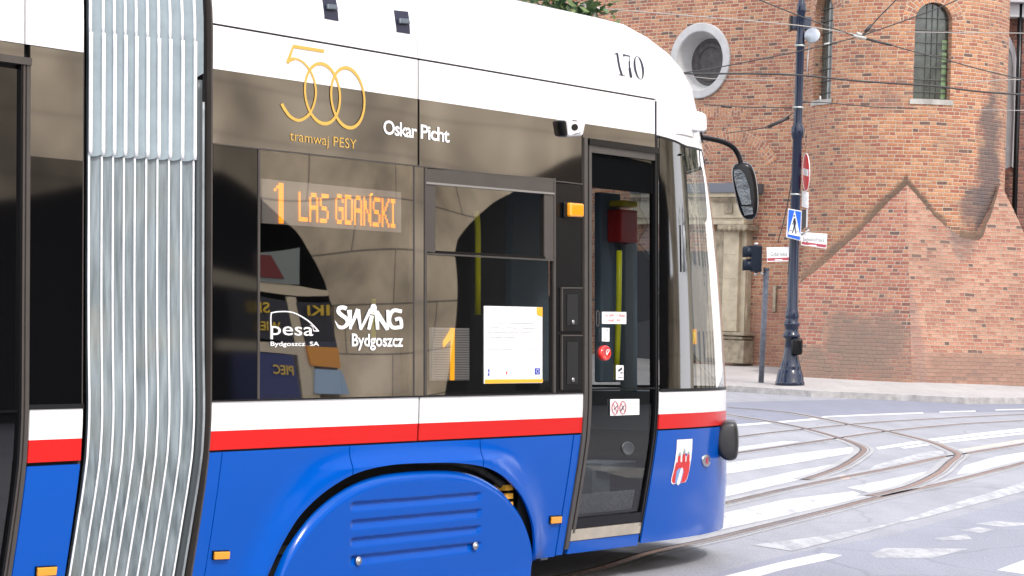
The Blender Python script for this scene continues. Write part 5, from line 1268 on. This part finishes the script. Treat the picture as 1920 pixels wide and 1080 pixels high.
# ================================================================== overhead wires
M_wire=pm('dark_wire',(.03,.028,.028),.5); M_wirel=pm('pale_wire',(.35,.32,.29),.5); M_ins=pm('pale_insulator',(.42,.41,.38),.4)
def wire(pts,Y,r,mat,label,extra=None):
    P=[np.array(at(x,y,Y if not hasattr(Y,'__len__') else Y[i])) for i,(x,y) in enumerate(pts)]
    b=P[0]; e=empty('overhead_wire',loc=tuple(b),label=label,cat='wire',group='overhead tram wires')
    mk('cable',*tubed([q-b for q in cs(P,5)],r,7),mat,e,True)
    if extra:
        for (x,y,x2,y2,rr2,mt) in extra: mk('insulator',*tubed([np.array(at(x,y,Y if not hasattr(Y,'__len__') else Y[0]))-b,np.array(at(x2,y2,Y if not hasattr(Y,'__len__') else Y[0]))-b],rr2,10),mt,e,True)
    return e
wire([(850,-14),(940,0),(1000,7),(1087,10),(1128,16),(1300,30),(1500,48),(1610,66)],46,.010,M_wirel,'pale span wire running from the tree top to the wire junction',[(1090,7,1106,11,0.027,M_ins),(1108,12,1128,17,.022,M_ins),(1097,10,1097,19,0.018,M_ins)])
wire([(1380,-20),(1425,0),(1500,30),(1560,52),(1610,70)],46,.012,M_wire,'dark wire dropping from the top edge over the lamp post to the junction')
wire([(1610,70),(1672,85),(1700,93),(1780,114),(1850,133),(1990,165)],46,.011,M_wire,'dark wire falling from the junction to the right over the arched window',[(1600,67,1624,72,0.030,M_ins),(1625,73,1672,85,.022,M_wire),(1606,62,1616,66,0.030,M_ins)])
wire([(1720,-45),(1680,0),(1650,30),(1625,58),(1612,69)],46,.012,M_wire,'steep dark wire rising from the junction to the top edge',[(1622,60,1634,47,.03,M_wire)])
wire([(1850,-30),(1790,2),(1720,30),(1650,55),(1605,70),(1550,84),(1480,100),(1380,120),(1300,134),(1180,150)],46,.011,M_wire,'wire sweeping from the tram nose up through the junction and past the round arch',[(1545,83,1556,81,0.018,M_ins)])
wire([(1180,133),(1290,138),(1400,138),(1500,141),(1600,151),(1700,158),(1760,162),(1840,172),(1990,182)],47,.018,M_wire,'thick black cable crossing the round window and both arched windows')
wire([(1290,143),(1330,147),(1350,148),(1480,151)],47,.007,M_wirel,'thin pale wire just below the thick cable at the round window')
wire([(1320,196),(1400,201),(1480,202),(1492,205)],50,.010,M_wire,'short span wire left of the post at sign height above the relieving arch',[(1352,199,1372,201,.025,M_wire)])
wire([(1505,192),(1540,192),(1600,197),(1648,201),(1720,203)],50,.010,M_wire,'short span wire right of the post under the arched windows',[(1538,180,1538,192,0.018,M_ins)])
wire([(1360,250),(1430,240),(1460,228),(1494,208)],50,.009,M_wire,'thin slanting stay wire joining the post beside the brick arch',[(1440,238,1480,220,.035,M_wire)])
wire([(1700,60),(1800,61),(1990,63)],48,.008,M_wirel,'thin pale wire level across the top of the right arched window')
wire([(1800,155),(1880,150),(1990,148)],48,.008,M_wirel,'thin pale wire at the far right edge beside the grey niche')
wire([(1800,205),(1900,207),(1990,208)],48,.007,M_wirel,'lower thin pale wire crossing the foot of the grey niche')
wire([(1485,330),(1478,375),(1468,420),(1458,455)],[55.5]*4,.012,M_wire,'black cable hanging down the brick wall left of the post')

# ================================================================== building across the street (seen mirrored in the tram)
FO=12.0
def fac(t,z,o=0): return np.array([*(TO+et*t+en*(FO-o))[:2],z])    # o = towards the tram
M_fac=None
def facmat():
    m,t,b=newmat('beige_render'); g=t.nodes.new('ShaderNodeUVMap'); g.uv_map='UVMap'
    n=t.nodes.new('ShaderNodeTexNoise'); n.inputs['Scale'].default_value=.9; n.inputs['Detail'].default_value=8
    bt=t.nodes.new('ShaderNodeTexBrick'); bt.inputs['Scale'].default_value=1; bt.inputs['Brick Width'].default_value=1.7; bt.inputs['Row Height'].default_value=.62; bt.inputs['Mortar Size'].default_value=.012
    bt.inputs['Color1'].default_value=(.88,.71,.49,1); bt.inputs['Color2'].default_value=(.84,.66,.44,1); bt.inputs['Mortar'].default_value=(.34,.27,.2,1)
    r=t.nodes.new('ShaderNodeMapRange'); r.inputs[3].default_value=.38; r.inputs[4].default_value=1.3; r.inputs[1].default_value=.3; r.inputs[2].default_value=.7
    mm=t.nodes.new('ShaderNodeVectorMath'); mm.operation='SCALE'
    t.links.new(g.outputs[0],n.inputs[0]); t.links.new(g.outputs[0],bt.inputs[0]); t.links.new(n.outputs[0],r.inputs[0]); t.links.new(bt.outputs[0],mm.inputs[0]); t.links.new(r.outputs[0],mm.inputs['Scale']); t.links.new(mm.outputs[0],b.inputs['Base Color']); b.inputs['Roughness'].default_value=.9
    return m
M_fac=facmat()
fb=empty('arcade_building',loc=tuple(fac(10,0)),label='beige stone building with dark arcade arches across the street, seen mirrored in the tram windows',cat='building')
FB=fac(10,0)
def fz(px,py,o=0):
    t,z=tz(px,py,-(FO-o)); return t,world(t,FO-o,z)[2]
a1=[fz(*p) for p in((655,640),(652,560),(640,515),(623,481),(586,423),(528,376),(483,347),(430,325))]
a2=[fz(*p) for p in((850,640),(851,470),(860,445),(882,418),(934,363),(1000,325),(1090,300),(1160,293))]
c1=a1[-1][0]; c2=a2[-1][0]
arches=[(c1,6.2,a1[0][0]-c1,a1),(c2,c2-a2[0][0],c2-a2[0][0],a2)]
def inarch(t): return any(c-hl<t<c+hr for c,hl,hr,_ in arches)
def archz(t):
    for c,hl,hr,pl in arches:
        if c-hl-1e-3<=t<=c+hr+1e-3:
            w0=abs(pl[0][0]-c); q=sorted((abs(p[0]-c),p[1]) for p in pl[1:]); return float(np.interp(abs(t-c)*w0/(hl if t<c else hr),[x for x,_ in q],[y for _,y in q]))
    return 0
ts=sorted(set([round(x,3) for x in np.linspace(-6,27,60)]+[round(c+(hr if a>0 else hl)*math.sin(a),3) for c,hl,hr,_ in arches for a in np.linspace(-math.pi/2,math.pi/2,41)]))
V=[];Fc=[];U=[]; FH=10.5
for a,b2 in zip(ts[:-1],ts[1:]):
    mid=(a+b2)/2; inn=inarch(mid)
    za,zb2=(max(archz(a),1.78 if False else archz(a)),archz(b2)) if inn else (0,0)
    if inn:
        za=za if za>0 else 1.75; zb2=zb2 if zb2>0 else 1.75
    addq([fac(a,za),fac(b2,zb2),fac(b2,FH),fac(a,FH)],[(a,za),(b2,zb2),(b2,FH),(a,FH)])
for c,hl,hr,_ in arches:
    for tt in(c-hl,c+hr): zj=archz(tt); addq([fac(tt,0),fac(tt,zj),fac(tt,zj,-.9),fac(tt,0,-.9)],[(0,0),(0,zj),(.9,zj),(.9,0)])
V=[v-FB for v in V]; mk('facade_wall',V,Fc,M_fac,fb,False,U)
v,f=boxd(fac(10.5,FH/2,-4)-FB,16.5,.5,FH/2,(et,en,zu)); mk('rear_wall',v,f,M_fac,fb,False,[(0,0)]*8)
mk('passage',*join_data([boxd(fac(10.5,2.8,-1.6)-FB,16,.05,2.9,(et,en,zu)),boxd(fac(10.5,5.6,-.8)-FB,16,.8,.05,(et,en,zu))]),pm('dark_passage',(.012,.011,.011),.9),fb)
mk('parapet',*join_data([boxd(fac(10.5,FH+.1,-.3)-FB,16.8,.6,.12,(et,en,zu))]),M_fac,fb)
def vq(name,pts,mat,o=.03,txt=None,tm=None,tsz=None):
    P=[]
    for x,y in pts:
        t,z=fz(x,y,o); P.append(fac(t,z,o)-FB)
    n=len(P); bk=[p+en*.03 for p in P]
    ob=mk(name,P+bk,[tuple(range(n)),tuple(range(n,2*n))[::-1]]+[(i,(i+1)%n,n+(i+1)%n,n+i) for i in range(n)],mat,fb)
    return ob
kR=off(480,430,3.375)
cream=pm('cream_woodwork',(.75,.62,.42),.7); dk=pm('dark_poster',(.03,.03,.04),.5); nv_=pm('navy_poster',(.04,.05,.16),.5); yl=pm('yellow_letters',(.85,.55,.04),.6)
vq('shop_frame',kR([(-500,290),(-500,180),(380,300),(560,340),(560,372),(380,366)]),cream)
vq('shop_frame',kR([(270,368),(345,372),(430,720),(480,1080),(345,1080),(330,760)]),cream)
vq('shop_frame',kR([(-300,690),(320,700),(330,770),(-300,760)]),cream)
vq('shop_board',kR([(40,90),(370,60),(375,290),(40,270)]),pm('grey_green_board',(.28,.30,.27),.6),.05)
vq('shop_board',kR([(50,100),(160,100),(260,248),(50,240)]),pm('maroon_board',(.2,.02,.02),.6),.07)
vq('shop_poster',kR([(-200,340),(270,400),(315,690),(-200,660)]),dk,.05)
vq('shop_poster',kR([(-200,770),(290,775),(335,1080),(-200,1080)]),nv_,.05)
vq('shop_poster',kR([(355,405),(570,415),(600,705),(410,700)]),dk,.05)
vq('shop_panel',kR([(408,706),(603,706),(606,835),(430,830)]),pm('orange_panel',(.9,.36,.02),.5),.07)
vq('shop_panel',kR([(455,850),(610,850),(640,1000),(440,1000)]),pm('pale_blue_panel',(.45,.6,.75),.5),.07)
def vtext(s,x0,x1,y,h,o=.09):
    """lettering on the shop, readable from the street, so it shows mirrored in the tram"""
    V,Fc=textmesh(s,.02); xs=[v[0] for v in V]; a0,a1=min(xs),max(xs); W=[]
    for v in V:
        px=x1+(x0-x1)*(v[0]-a0)/(a1-a0); X,Y_=kR([(px,y-v[1]/.73*h)])[0]; t,z=fz(X,Y_,o); W.append(fac(t,z,o)-FB)
    mk('shop_lettering',W,Fc,yl,fb)
vtext('SKI',-60,125,485,75); vtext('WIEL',-10,205,612,65); vtext('IKI',430,570,495,68); vtext('PIEC',115,285,900,58)
# neighbours up the street, mirrored in the windscreen
def simple_house(loc,rot,wd,dp,h,col,label):
    e=empty('town_house',loc=loc,label=label,cat='building'); e.rotation_euler=(0,0,rot)
    mk('wall',*boxd((0,0,h/2),wd/2,dp/2,h/2),pm('render_'+str(col[0]),col,.9,noise=.2,nscale=1),e)
    mk('roof',[(-wd/2-.3,-dp/2-.3,h),(wd/2+.3,-dp/2-.3,h),(wd/2+.3,dp/2+.3,h),(-wd/2-.3,dp/2+.3,h),(-wd/2,0,h+2.5),(wd/2,0,h+2.5)],[(0,1,5,4),(2,3,4,5),(1,2,5),(3,0,4),(0,3,2,1)],pm('roof_tiles',(.25,.09,.06),.8),e)
    for r_ in range(int(h//3.2)):
        for k in range(int(wd//2.6)):
            x=-wd/2+1.5+k*2.6; mk('window',*boxd((x,-dp/2-.02,1.7+r_*3.2),.5,.03,.8),M_pane,e)
    return e
simple_house((36,52,0),R(-60),16,9,11,(.62,.55,.42),'cream town house with red roof up the street at the right')
tree('street_tree',(25.5,47,0),9,2.6,'leafy street tree on the right pavement beyond the arcade',seed=5,n=2500,leaf=.3)
tree('street_tree',(22,33.5,0),8,2.2,'smaller leafy street tree close to the arcade building',seed=6,n=2500,leaf=.3)
